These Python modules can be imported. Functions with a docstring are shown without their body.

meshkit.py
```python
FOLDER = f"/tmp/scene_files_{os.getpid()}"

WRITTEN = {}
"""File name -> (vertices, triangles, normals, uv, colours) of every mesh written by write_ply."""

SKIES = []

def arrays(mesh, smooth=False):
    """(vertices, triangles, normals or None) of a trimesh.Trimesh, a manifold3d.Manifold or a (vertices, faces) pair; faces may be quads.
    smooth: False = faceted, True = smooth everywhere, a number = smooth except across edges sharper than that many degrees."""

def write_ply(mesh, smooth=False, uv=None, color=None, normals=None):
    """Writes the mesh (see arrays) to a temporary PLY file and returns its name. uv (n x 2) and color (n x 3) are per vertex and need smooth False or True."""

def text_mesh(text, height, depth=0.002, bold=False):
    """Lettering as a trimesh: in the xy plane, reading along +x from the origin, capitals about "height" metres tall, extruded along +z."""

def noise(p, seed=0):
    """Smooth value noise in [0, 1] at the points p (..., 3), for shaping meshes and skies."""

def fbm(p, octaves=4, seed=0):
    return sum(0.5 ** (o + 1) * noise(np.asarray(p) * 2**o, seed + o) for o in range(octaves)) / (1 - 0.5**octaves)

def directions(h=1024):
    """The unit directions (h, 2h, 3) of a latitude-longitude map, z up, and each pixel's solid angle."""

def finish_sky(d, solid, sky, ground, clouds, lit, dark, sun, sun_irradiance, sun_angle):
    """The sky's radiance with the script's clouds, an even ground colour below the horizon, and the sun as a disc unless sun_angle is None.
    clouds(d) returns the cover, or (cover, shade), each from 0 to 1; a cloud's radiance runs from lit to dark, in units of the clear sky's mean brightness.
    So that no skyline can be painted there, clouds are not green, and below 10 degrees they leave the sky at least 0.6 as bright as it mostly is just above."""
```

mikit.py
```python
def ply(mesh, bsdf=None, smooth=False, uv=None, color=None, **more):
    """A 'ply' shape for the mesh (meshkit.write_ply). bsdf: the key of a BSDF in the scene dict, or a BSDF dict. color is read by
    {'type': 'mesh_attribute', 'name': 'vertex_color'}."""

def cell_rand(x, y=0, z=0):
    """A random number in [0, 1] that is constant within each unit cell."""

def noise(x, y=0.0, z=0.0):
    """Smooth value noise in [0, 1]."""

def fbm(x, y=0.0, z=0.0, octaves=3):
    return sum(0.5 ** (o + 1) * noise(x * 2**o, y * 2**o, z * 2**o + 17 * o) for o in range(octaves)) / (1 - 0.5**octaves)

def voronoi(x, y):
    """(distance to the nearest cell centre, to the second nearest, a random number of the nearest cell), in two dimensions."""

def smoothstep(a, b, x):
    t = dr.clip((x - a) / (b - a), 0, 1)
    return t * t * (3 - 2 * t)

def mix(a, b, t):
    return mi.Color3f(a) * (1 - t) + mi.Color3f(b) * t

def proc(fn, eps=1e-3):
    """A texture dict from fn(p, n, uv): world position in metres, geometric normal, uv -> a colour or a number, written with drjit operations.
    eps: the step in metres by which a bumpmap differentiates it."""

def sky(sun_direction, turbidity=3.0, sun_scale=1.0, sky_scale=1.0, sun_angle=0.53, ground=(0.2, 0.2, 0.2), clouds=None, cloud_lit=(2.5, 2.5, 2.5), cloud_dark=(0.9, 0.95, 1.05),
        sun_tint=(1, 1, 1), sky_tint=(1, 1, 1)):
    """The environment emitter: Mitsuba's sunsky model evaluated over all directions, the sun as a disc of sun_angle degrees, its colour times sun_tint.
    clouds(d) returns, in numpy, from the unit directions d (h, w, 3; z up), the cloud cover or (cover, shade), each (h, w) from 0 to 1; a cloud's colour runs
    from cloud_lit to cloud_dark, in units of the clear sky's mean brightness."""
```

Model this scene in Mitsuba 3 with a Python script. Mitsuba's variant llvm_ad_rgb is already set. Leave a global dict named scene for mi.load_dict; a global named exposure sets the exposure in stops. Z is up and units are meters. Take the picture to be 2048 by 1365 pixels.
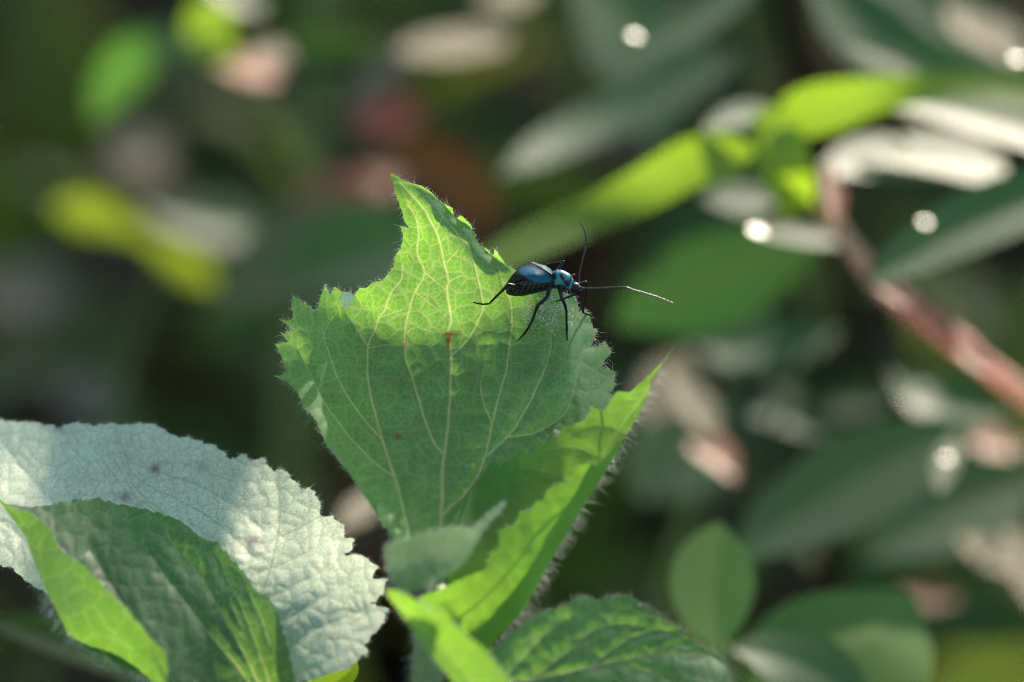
import math, random
import numpy as np, trimesh, manifold3d as m3, shapely, drjit as dr, mitsuba as mi
import mikit, meshkit
from mikit import proc, noise, fbm, smoothstep, mix
from scipy.interpolate import RBFInterpolator
from scipy.spatial import Delaunay, cKDTree

random.seed(7)
RNG = np.random.default_rng(7)
T4 = mi.ScalarTransform4f
MM = 0.001                                   # the script thinks in millimetres, the scene is in metres

# ---------------------------------------------------------------- camera, sky, exposure
PITCH = math.radians(18)                     # the camera looks down a little at a small herb, from half a metre away
FWD = np.array([0, math.cos(PITCH), -math.sin(PITCH)])
UP = np.array([0, math.sin(PITCH), math.cos(PITCH)])
RIGHT = np.array([1.0, 0, 0])
FOCUS = 500.0                                # mm
PX = 0.04                                    # mm per photograph pixel in the plane of focus
EYE = np.array([0, 0, 200.0]) - FOCUS * FWD
SUN_CAM = np.array([0.30, 0.50, 0.81])       # right, away, up
SUN = SUN_CAM[0] * RIGHT + SUN_CAM[1] * FWD + SUN_CAM[2] * UP
exposure = 2.52

scene, labels = {}, {}
scene['camera'] = {
    'type': 'thinlens', 'fov': math.degrees(2 * math.atan(1024 * PX / FOCUS)), 'fov_axis': 'x',
    'aperture_radius': 6.0 * MM, 'focus_distance': FOCUS * MM, 'near_clip': 0.02, 'far_clip': 2000.0,
    'to_world': T4().look_at(origin=(EYE * MM).tolist(), target=((EYE + FWD * 100) * MM).tolist(), up=UP.tolist())}
scene['daylight'] = mikit.sky(SUN.tolist(), turbidity=3.0, sky_scale=1.4, sky_tint=(1.10, 1.0, 0.78), sun_tint=(0.93, 1.0, 1.14))


def to_world(c):
    """camera-frame millimetres (right, depth, up) -> world millimetres"""
    c = np.asarray(c, float)
    return EYE + c[..., :1] * RIGHT + c[..., 1:2] * FWD + c[..., 2:3] * UP


def cam(px, py, dd):
    """the point that stands DD mm behind the plane of focus on the sight line of a photograph pixel"""
    px, py, dd = np.broadcast_arrays(*(np.asarray(v, float) for v in (px, py, dd)))
    D = FOCUS + dd
    k = PX * D / FOCUS
    return np.stack([(px - 1024) * k, D, (682.5 - py) * k], -1)


def W(px, py, dd):
    return to_world(cam(px, py, dd))


def cdir(v):
    v = np.asarray(v, float)
    return v[..., :1] * RIGHT + v[..., 1:2] * FWD + v[..., 2:3] * UP


# ---------------------------------------------------------------- materials
def leaf_bsdf(refl, trans, rough=0.45, spec=0.6, sheen=0.0, w=0.5, thin_rough=0.6):
    return {'type': 'blendbsdf', 'weight': w,
            'a': {'type': 'twosided', 'b': {'type': 'principled', 'base_color': proc(refl), 'roughness': rough, 'specular': spec, 'sheen': sheen, 'sheen_tint': 0.2}},
            'b': {'type': 'principledthin', 'base_color': proc(trans), 'roughness': thin_rough, 'diff_trans': 2.0, 'eta': 1.3}}


def mottled(p, k=350.0):
    return 0.78 + 0.44 * fbm(p.x * k, p.y * k, p.z * k, 3)


BROWN = (0.26, 0.10, 0.02)


def two(blade, vein, brown=BROWN, k=350.0, fine=0.0, thin_veins=1.0):
    def f(p, n, uv):
        x = dr.clip(uv.x, 0, 1)
        c = mix(blade, vein, mix(smoothstep(0.45, 1.0, x), x, thin_veins).x) * mottled(p, k)
        if fine:
            c = c * (1 - fine + 2 * fine * noise(p.x * 9000, p.y * 9000, p.z * 9000))
        return dr.clip(mix(c, brown, dr.clip(uv.y, 0, 1)), 0, 1)
    return f


scene['mat_herb'] = leaf_bsdf(two((0.072, 0.200, 0.088), (0.29, 0.37, 0.19), fine=0.18, thin_veins=0.09), two((0.26, 0.62, 0.030), (0.80, 0.92, 0.30)), rough=0.40, spec=0.8)
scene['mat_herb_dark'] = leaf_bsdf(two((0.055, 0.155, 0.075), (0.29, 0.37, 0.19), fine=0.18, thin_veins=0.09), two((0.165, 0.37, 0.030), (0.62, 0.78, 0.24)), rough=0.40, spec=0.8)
scene['mat_fold'] = leaf_bsdf(two((0.10, 0.22, 0.05), (0.30, 0.38, 0.16), fine=0.18, thin_veins=0.15), two((0.36, 0.72, 0.05), (0.58, 0.86, 0.15)), rough=0.5, spec=0.5)
scene['mat_young'] = leaf_bsdf(two((0.12, 0.27, 0.085), (0.24, 0.36, 0.16), fine=0.3), two((0.16, 0.34, 0.05), (0.3, 0.45, 0.1)), rough=0.6, spec=0.3, sheen=0.25)
scene['mat_silver'] = leaf_bsdf(two((0.68, 0.76, 0.54), (0.44, 0.50, 0.31), brown=(0.16, 0.10, 0.15), fine=0.30), two((0.14, 0.24, 0.08), (0.1, 0.2, 0.06)), rough=0.58, spec=0.6, sheen=0.6, w=0.25)
scene['mat_hair'] = {'type': 'blendbsdf', 'weight': 0.45, 'a': {'type': 'twosided', 'b': {'type': 'principled', 'base_color': {'type': 'rgb', 'value': (0.50, 0.54, 0.48)}, 'roughness': 0.3, 'specular': 0.8}},
                     'b': {'type': 'principledthin', 'base_color': {'type': 'rgb', 'value': (0.85, 0.9, 0.85)}, 'roughness': 0.4, 'diff_trans': 2.0}}
scene['mat_stem'] = leaf_bsdf(two((0.20, 0.28, 0.09), (0.32, 0.34, 0.16)), two((0.2, 0.3, 0.05), (0.3, 0.3, 0.1)), rough=0.5, w=0.2)
scene['mat_pink_stem'] = leaf_bsdf(lambda p, n, uv: mix((0.95, 0.66, 0.60), (0.32, 0.36, 0.10), dr.clip(uv.x, 0, 1)) * mottled(p, 120.0), two((0.92, 0.54, 0.47), (0.4, 0.5, 0.05)), rough=0.4, w=0.5)
scene['mat_glossy'] = leaf_bsdf(two((0.040, 0.115, 0.058), (0.09, 0.17, 0.08), k=90.0), two((0.14, 0.38, 0.03), (0.22, 0.42, 0.06), k=90.0), rough=0.46, spec=0.5)
scene['mat_bud'] = leaf_bsdf(two((0.15, 0.29, 0.075), (0.19, 0.31, 0.09), k=90.0), two((0.12, 0.36, 0.05), (0.2, 0.42, 0.08), k=90.0), rough=0.6, spec=0.2)
scene['mat_lime'] = leaf_bsdf(two((0.10, 0.20, 0.03), (0.2, 0.28, 0.05), k=90.0), two((0.40, 0.66, 0.02), (0.5, 0.7, 0.05), k=90.0), rough=0.4, spec=0.6)
scene['mat_yellow'] = leaf_bsdf(two((0.17, 0.22, 0.02), (0.3, 0.28, 0.05), k=90.0), two((0.36, 0.50, 0.01), (0.42, 0.55, 0.05), k=90.0), rough=0.5, spec=0.5)
scene['mat_dry'] = leaf_bsdf(two((0.33, 0.29, 0.20), (0.26, 0.20, 0.12), k=60.0), two((0.4, 0.3, 0.12), (0.3, 0.2, 0.08), k=60.0), rough=0.7, spec=0.3, w=0.3)
scene['mat_dull'] = leaf_bsdf(two((0.20, 0.18, 0.14), (0.16, 0.13, 0.09), k=60.0), two((0.16, 0.12, 0.06), (0.1, 0.08, 0.04), k=60.0), rough=0.7, spec=0.3, w=0.3)
scene['mat_red'] = leaf_bsdf(two((0.26, 0.065, 0.05), (0.36, 0.14, 0.08), k=60.0), two((0.42, 0.07, 0.03), (0.4, 0.15, 0.05), k=60.0), rough=0.5, spec=0.5, w=0.4)
scene['mat_salmon'] = leaf_bsdf(two((0.42, 0.17, 0.11), (0.42, 0.24, 0.15), k=60.0), two((0.5, 0.18, 0.08), (0.4, 0.15, 0.05), k=60.0), rough=0.5, spec=0.5, w=0.35)
scene['mat_orange'] = leaf_bsdf(two((0.18, 0.075, 0.022), (0.2, 0.10, 0.03), k=60.0), two((0.2, 0.07, 0.01), (0.4, 0.15, 0.02), k=60.0), rough=0.6, spec=0.4, w=0.4)
scene['mat_litter'] = leaf_bsdf(lambda p, n, uv: mix(mix((0.042, 0.029, 0.015), (0.09, 0.064, 0.034), dr.clip(uv.y, 0, 1)), (0.15, 0.045, 0.025), smoothstep(0.86, 0.88, uv.y)) * mottled(p, 90.0),
                                lambda p, n, uv: mix((0.09, 0.05, 0.015), (0.18, 0.11, 0.03), dr.clip(uv.y, 0, 1)), rough=0.8, spec=0.12, w=0.3)
scene['mat_under'] = leaf_bsdf(lambda p, n, uv: mix((0.035, 0.085, 0.035), (0.10, 0.12, 0.040), dr.clip(uv.y, 0, 1)) * mottled(p, 90.0),
                               lambda p, n, uv: mix((0.09, 0.19, 0.02), (0.17, 0.21, 0.025), dr.clip(uv.y, 0, 1)), rough=0.6, spec=0.25)
scene['mat_soil'] = {'type': 'principled', 'base_color': proc(lambda p, n, uv: mix((0.022, 0.017, 0.011), (0.085, 0.065, 0.042), fbm(p.x * 60, p.y * 60, p.z * 60, 4)) * (0.6 + 0.8 * noise(p.x * 500, p.y * 500))), 'roughness': 0.9, 'specular': 0.2}
scene['mat_bug'] = {'type': 'principled', 'roughness': 0.4, 'specular': 0.4,
                    'base_color': proc(lambda p, n, uv: mix(mix((0.007, 0.007, 0.010), (0.045, 0.26, 0.33), dr.clip(uv.x, 0, 1)), (0.07, 0.10, 0.11), dr.clip(uv.y, 0, 1)))}
scene['mat_wing'] = {'type': 'twosided', 'b': {'type': 'principled', 'roughness': 0.55, 'specular': 0.22,
                     'base_color': proc(lambda p, n, uv: mix(mix((0.008, 0.008, 0.014), (0.012, 0.110, 0.175), dr.clip(uv.x, 0, 1)), (0.018, 0.10, 0.12), dr.clip(uv.y, 0, 1)) * (0.6 + 0.8 * fbm(p.x * 9000, p.y * 9000, p.z * 9000, 2)))}}
scene['mat_bug_black'] = {'type': 'principled', 'roughness': 0.32, 'specular': 0.6, 'base_color': proc(lambda p, n, uv: mix((0.006, 0.006, 0.008), (0.34, 0.29, 0.24), dr.clip(uv.x, 0, 1)))}
scene['mat_dew'] = {'type': 'dielectric', 'int_ior': 1.33}
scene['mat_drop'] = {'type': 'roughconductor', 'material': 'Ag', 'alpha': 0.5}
scene['mat_film'] = {'type': 'twosided', 'b': {'type': 'principled', 'roughness': 0.16, 'specular': 0.9, 'base_color': {'type': 'rgb', 'value': (0.16, 0.23, 0.20)}}}


# ---------------------------------------------------------------- helpers
def numbered(key):
    if key not in scene and key not in labels:
        return key
    k = 1
    while f'{key}_{k:03d}' in scene or f'{key}_{k:03d}' in labels:
        k += 1
    return f'{key}_{k:03d}'


def tag(key, label=None, category=None, group=None, kind=None):
    d = labels.setdefault(key, {})
    for k, v in (('label', label), ('category', category), ('group', group), ('kind', kind)):
        if v:
            d[k] = v
    return key


def thing(name, label, category, group=None):
    return tag(numbered(name), label, category, group)


def put(key, verts_mm, faces, bsdf, uv=None, normals=None, smooth=True):
    """one entry of the scene; vertices in world millimetres"""
    key = numbered(key)
    v = np.asarray(verts_mm, float) * MM
    if normals is None and smooth is True:
        normals = vnormals(v, faces)
    path = meshkit.write_ply((v, np.asarray(faces)), False, uv, None, normals=normals)
    scene[key] = {'type': 'ply', 'filename': path, 'face_normals': normals is None, 'bsdf': {'type': 'ref', 'id': bsdf}}
    return key


def vnormals(v, f):
    f = np.asarray(f)
    n = np.zeros_like(v)
    c = np.cross(v[f[:, 1]] - v[f[:, 0]], v[f[:, 2]] - v[f[:, 0]])
    for k in range(3):
        np.add.at(n, f[:, k], c)
    return n / np.maximum(np.linalg.norm(n, axis=1, keepdims=True), 1e-30)


def curve(pts, n):
    """Catmull-Rom through rows of any width, n samples, even in arc length"""
    P = np.asarray(pts, float)
    if len(P) == 2:
        return P[0] + np.linspace(0, 1, n)[:, None] * (P[1] - P[0])
    Q = np.vstack([2 * P[0] - P[1], P, 2 * P[-1] - P[-2]])
    out = []
    for i in range(1, len(Q) - 2):
        t = np.linspace(0, 1, 16, endpoint=False)[:, None]
        a, b, c, d = Q[i - 1:i + 3]
        out.append(0.5 * (2 * b + (c - a) * t + (2 * a - 5 * b + 4 * c - d) * t**2 + (3 * b - a - 3 * c + d) * t**3))
    out = np.vstack(out + [P[-1:]])
    s = np.concatenate([[0], np.cumsum(np.linalg.norm(np.diff(out[:, :2 if out.shape[1] < 3 else 3], axis=0), axis=1))])
    u = np.linspace(0, s[-1], n)
    return np.stack([np.interp(u, s, out[:, k]) for k in range(out.shape[1])], 1)


def tube(pts, radii, sides=8, cap=True):
    p = np.asarray(pts, float)
    r = np.broadcast_to(radii, (len(p),))
    t = np.gradient(p, axis=0)
    t /= np.linalg.norm(t, axis=1, keepdims=True) + 1e-12
    a = np.cross(t, np.where(np.abs(t[:, 2:]) < 0.9, [0, 0, 1.0], [1.0, 0, 0]))
    a /= np.linalg.norm(a, axis=1, keepdims=True) + 1e-12
    b = np.cross(t, a)
    ang = np.arange(sides) * 2 * np.pi / sides
    v = (p[:, None] + r[:, None, None] * (np.cos(ang)[None, :, None] * a[:, None] + np.sin(ang)[None, :, None] * b[:, None])).reshape(-1, 3)
    i, j = np.meshgrid(np.arange(len(p) - 1), np.arange(sides), indexing='ij')
    q = np.stack([i * sides + j, i * sides + (j + 1) % sides, (i + 1) * sides + (j + 1) % sides, (i + 1) * sides + j], -1).reshape(-1, 4)
    f = np.vstack([q[:, [0, 1, 2]], q[:, [0, 2, 3]]])
    if cap:
        n = len(v)
        v = np.vstack([v, p[0], p[-1]])
        k = np.arange(sides)
        f = np.vstack([f, np.stack([(k + 1) % sides, k, k * 0 + n], 1), np.stack([k + (len(p) - 1) * sides, (k + 1) % sides + (len(p) - 1) * sides, k * 0 + n + 1], 1)])
    return v, f


def join(parts):
    vs, fs, at = [], [], 0
    for v, f in parts:
        vs.append(v)
        fs.append(np.asarray(f) + at)
        at += len(v)
    return np.vstack(vs), np.vstack(fs)


def hair_mesh(roots, dirs, lengths, radius=0.016, droop=0.25, sides=3):
    """tapered, slightly bent hairs as thin triangular tubes, all at once"""
    n = len(roots)
    dirs = dirs / np.linalg.norm(dirs, axis=1, keepdims=True)
    side = np.cross(dirs, RNG.normal(size=(n, 3)))
    side /= np.linalg.norm(side, axis=1, keepdims=True)
    s2 = np.cross(dirs, side)
    rows = []
    for t, rr in ((-0.05, 1.0), (0.35, 0.8), (0.7, 0.55), (1.0, 0.15)):
        c = roots + dirs * (lengths * t)[:, None] + side * (droop * lengths * max(t, 0) ** 2)[:, None]
        for k in range(sides):
            a = 2 * math.pi * k / sides
            rows.append(c + radius * rr * (math.cos(a) * side + math.sin(a) * s2))
    v = np.stack(rows, 1).reshape(-1, 3)
    f = []
    for i in range(3):
        for k in range(sides):
            a, b = i * sides + k, i * sides + (k + 1) % sides
            f += [(a, b, b + sides), (a, b + sides, a + sides)]
    f = (np.asarray(f)[None] + (np.arange(n) * 4 * sides)[:, None, None]).reshape(-1, 3)
    return v, f


def worley(p, cell, seed):
    """distance to the nearest cell border (in the unit of p), for 2-D points"""
    rng = np.random.default_rng(seed)
    lo, hi = p.min(0) - 3 * cell, p.max(0) + 3 * cell
    nx, ny = (np.ceil((hi - lo) / cell)).astype(int)
    g = np.stack(np.meshgrid(np.arange(nx), np.arange(ny), indexing='ij'), -1).reshape(-1, 2) + 0.5 + rng.uniform(-0.42, 0.42, (nx * ny, 2))
    d, _ = cKDTree(lo + g * cell).query(p, k=2)
    return (d[:, 1] - d[:, 0]) / 2


def warp(p, k, amp, seed=0):
    q = np.c_[p / k, np.zeros(len(p))]
    return p + amp * np.c_[meshkit.noise(q, seed) - 0.5, meshkit.noise(q + 31.7, seed + 5) - 0.5]


class Blade:
    """One side of a real, bent leaf: an outline, a depth for each of a few points of it, and its veins (photograph pixels, millimetres)."""

    def __init__(self, outline, depth, veins=(), step=3.0, relief=0.24, cells=(34, 11), fine=(0.5, 0.28), jag=1.2, extra=None, spots=None, smooth=0.4, seed=0, vein_gain=1.0, quilt=0.22, boost=None, tooth=0.0, saw=None):
        o = np.asarray(outline, float)
        if tooth:                                       # the teeth of the margin, brought out
            o = o + np.clip(tooth * (o - (np.roll(o, 1, 0) + np.roll(o, -1, 0)) / 2), -6, 6)
        if saw:                                         # small forward-pointing teeth along the part of the margin that has them
            amp, period, where = saw
            c = np.asarray(shapely.segmentize(shapely.Polygon(o).exterior, 3.0).coords)[:-1]
            tg = np.roll(c, -2, 0) - np.roll(c, 2, 0)
            tg /= np.linalg.norm(tg, axis=1, keepdims=True) + 1e-9
            nr = np.c_[tg[:, 1], -tg[:, 0]]
            if shapely.Polygon(o).exterior.is_ccw:
                pass
            else:
                nr = -nr
            arc = np.concatenate([[0], np.cumsum(np.linalg.norm(np.diff(c, axis=0), axis=1))])
            ph = arc / period + 0.35 * meshkit.noise(np.c_[c / 60, c[:, 0] * 0], seed + 7)
            o = c + nr * (amp * (0.5 + meshkit.noise(np.c_[c / 50 + 9, c[:, 0] * 0], seed + 8)) * (ph % 1.0) ** 1.3 * where(c))[:, None]
        ring = shapely.segmentize(shapely.Polygon(o).exterior, 4.0)
        c = np.asarray(ring.coords)[:-1]
        c = c + jag * 2 * np.c_[meshkit.noise(np.c_[c / 7, c[:, 0] * 0], seed) - 0.5, meshkit.noise(np.c_[c / 7 + 50, c[:, 0] * 0], seed + 1) - 0.5]
        poly = shapely.Polygon(c).buffer(0)
        if poly.geom_type != 'Polygon':
            poly = max(poly.geoms, key=lambda g: g.area)
        self.poly = poly
        edge = np.asarray(shapely.segmentize(poly.exterior, step).coords)[:-1]
        x0, y0, x1, y1 = poly.bounds
        gx, gy = np.meshgrid(np.arange(x0, x1, step), np.arange(y0, y1, step * 0.866))
        gx = gx + (np.arange(gx.shape[0]) % 2)[:, None] * step / 2
        g = np.c_[gx.ravel(), gy.ravel()]
        inner = poly.buffer(-step * 0.55)
        g = g[shapely.contains_xy(inner, g[:, 0], g[:, 1])]
        g = g + np.random.default_rng(seed).uniform(-0.15, 0.15, g.shape) * step
        self.q = q = np.vstack([edge, g])
        self.nedge = len(edge)
        tri = Delaunay(q).simplices
        mid = q[tri].mean(1)
        tri = tri[shapely.contains_xy(poly, mid[:, 0], mid[:, 1])]
        a, b, cc = q[tri[:, 0]], q[tri[:, 1]], q[tri[:, 2]]
        turn = (b[:, 0] - a[:, 0]) * (cc[:, 1] - a[:, 1]) - (b[:, 1] - a[:, 1]) * (cc[:, 0] - a[:, 0])
        tri = np.where((turn > 0)[:, None], tri[:, ::-1], tri)          # normals towards the camera side (image y runs down)
        self.f = tri
        dp = np.asarray(depth, float)
        self.rbf = RBFInterpolator(dp[:, :2] / 100, dp[:, 2], kernel='thin_plate_spline', smoothing=smooth * 0.01)
        # veins
        major, which, near = np.zeros(len(q)), np.full(len(q), -1), np.full(len(q), 40.0)
        for i, (w, pts) in enumerate(veins):
            k = curve(pts, max(12, int(sum(math.dist(pts[j], pts[j + 1]) for j in range(len(pts) - 1)) / 2)))
            k = warp(k, 25, 2.5, seed + i)
            ww = w * np.linspace(1.0, 0.45, len(k))
            d, j = cKDTree(k).query(q, distance_upper_bound=40)
            ok = np.isfinite(d)
            wj = np.where(ok, ww[np.minimum(j, len(k) - 1)], 1)
            dd = np.where(ok, d, 40.0)
            m = np.clip(1.35 - dd / wj, 0, 1)
            better = m > major
            which[better & (dd < wj * 0.95)] = i
            major = np.maximum(major, m)
            near = np.minimum(near, dd) if w >= 2 else near
        p1 = worley(warp(q, 40, 16, seed), cells[0], seed + 11)
        p2 = worley(warp(q, 14, 6, seed + 3), cells[1], seed + 12)
        l2 = np.clip(1.5 - p1 / 1.5, 0, 1)
        l3 = np.clip(1.25 - p2 / 1.1, 0, 1)
        self.vein = np.clip(vein_gain * np.maximum.reduce([major, fine[0] * l2, fine[1] * l3]), 0, 1)
        self.spot = np.zeros(len(q)) if spots is None else np.clip(spots(q), 0, 1)
        bulge = np.sin(np.clip(near / 30, 0, 1) * np.pi / 2) * 0.8 + quilt * np.sin(np.clip(p1 / 15, 0, 1) * np.pi / 2) + 0.9 * (meshkit.fbm(np.c_[q[:, 0] / 26, q[:, 1] / 60, q[:, 0] * 0], 2, seed) - 0.5)
        self.which = which
        self.relief = relief * bulge * (1 if boost is None else boost(q))
        self.extra = extra
        d = self.depth(q) - self.relief
        self.v = W(q[:, 0], q[:, 1], d)
        self.n = vnormals(self.v, tri)
        self.uv = np.c_[self.vein, self.spot]

    def depth(self, q):
        q = np.atleast_2d(np.asarray(q, float))
        d = self.rbf(q / 100)
        return d + (self.extra(q, self) if self.extra else 0)

    def normal_at(self, i):
        return self.n[i]


def emit(key, blades, bsdf, hair=None, vein_names=True):
    """the leaf's blade as one mesh, its midrib and veins as the sub-parts that those of its triangles are, and its hairs"""
    v = np.vstack([b.v for b in blades]); n = np.vstack([b.n for b in blades]); uv = np.vstack([b.uv for b in blades])
    fs, ws, at, base = [], [], 0, 0
    for b in blades:
        fs.append(b.f + at)
        w = b.which[b.f]
        same = (w[:, 0] == w[:, 1]) & (w[:, 1] == w[:, 2]) & (w[:, 0] >= 0)
        ws.append(np.where(same, w[:, 0] + base, -1))
        at += len(b.v)
        base += max(0, b.which.max() + 1)
    f, w = np.vstack(fs), np.concatenate(ws)

    def part(k, sel):
        ff = f[sel]
        used, inv = np.unique(ff, return_inverse=True)
        return put(k, v[used], inv.reshape(-1, 3), bsdf, uv=uv[used], normals=n[used])
    for i in range(base):
        if (w == i).sum() <= 40 or not vein_names:
            w[w == i] = -1
    key = part(key, w < 0)
    if vein_names:
        for i in range(base):
            if (w == i).any():
                part(key + ('__midrib' if i == 0 else '__vein'), w == i)
    if hair is not None:
        hv, hf = join(hair)
        tag(put(key + '__hair', hv, hf, 'mat_hair'), kind='stuff')
    return key


def margin_hair(b, count, length, where=None, spread=0.5, radius=0.016):
    """hairs standing out from the margin of a blade"""
    i = RNG.integers(0, b.nedge, count)
    if where is not None:
        i = i[where(b.q[i])]
    q = b.q[i]
    prev, nxt = b.v[(i - 2) % b.nedge], b.v[(i + 2) % b.nedge]
    t = nxt - prev
    t /= np.linalg.norm(t, axis=1, keepdims=True) + 1e-9
    out = np.cross(t, b.n[i])
    test = W(q[:, 0], q[:, 1], 0)
    # outward: away from the polygon
    step = b.v[i] + out * 0.2
    c = step - EYE
    D = c @ FWD
    px, py = 1024 + (c @ RIGHT) / (PX * D / FOCUS), 682.5 - (c @ UP) / (PX * D / FOCUS)
    inside = shapely.contains_xy(b.poly, px, py)
    out[inside] *= -1
    d = out + spread * RNG.normal(size=out.shape) + 0.35 * t
    return hair_mesh(b.v[i], d, length * np.minimum(2.2, RNG.lognormal(-0.3, 0.5, len(i))), radius)


def surface_hair(b, count, length, radius=0.012, where=None, both=False):
    i = RNG.integers(0, len(b.q), count)
    if where is not None:
        i = i[where(b.q[i])]
    n = b.n[i]
    if both:
        n = n * RNG.choice([-1, 1], len(i))[:, None]
    return hair_mesh(b.v[i], n + 0.5 * RNG.normal(size=n.shape), length * RNG.uniform(0.4, 1.2, len(i)), radius)


def line_hair(pts, dirs, count, length, radius=0.02, spread=0.35):
    pts, dirs = np.asarray(pts), np.asarray(dirs)
    u = RNG.uniform(0, len(pts) - 1, count)
    i = np.minimum(u.astype(int), len(pts) - 2)
    r = pts[i] + (u - i)[:, None] * (pts[i + 1] - pts[i])
    d = dirs[i] / np.linalg.norm(dirs[i], axis=1, keepdims=True) + spread * RNG.normal(size=r.shape)
    return hair_mesh(r, d, length * RNG.uniform(0.5, 1.3, count), radius)


# ---------------------------------------------------------------- the setting: ground, litter, undergrowth
def ground_mesh():
    a = np.sign(np.linspace(-1, 1, 261)) * (np.abs(np.linspace(-1, 1, 261)) ** 5 * 400000 + np.abs(np.linspace(-1, 1, 261)) * 1600)
    X, Y = np.meshgrid(a, a, indexing='ij')
    p = np.stack([X, Y, X * 0], -1)
    near = np.exp(-(X**2 + Y**2) / 6000.0**2)
    Z = (meshkit.fbm(p / 60, 4, 3) - 0.5) * 22 * near + (meshkit.fbm(p / 400, 3, 9) - 0.5) * 60 * near
    v = np.stack([X, Y, Z], -1).reshape(-1, 3)
    n = len(a)
    i, j = np.meshgrid(np.arange(n - 1), np.arange(n - 1), indexing='ij')
    k = (i * n + j).ravel()
    return v, np.vstack([np.stack([k, k + n, k + n + 1], 1), np.stack([k, k + n + 1, k + 1], 1)])


gv, gf = ground_mesh()
tag(put('ground', gv, gf, 'mat_soil'), 'dark brown soil under the undergrowth', kind='structure')
gtree = cKDTree(gv[:, :2])


def ground_z(xy):
    return gv[gtree.query(np.atleast_2d(xy))[1], 2]


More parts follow.
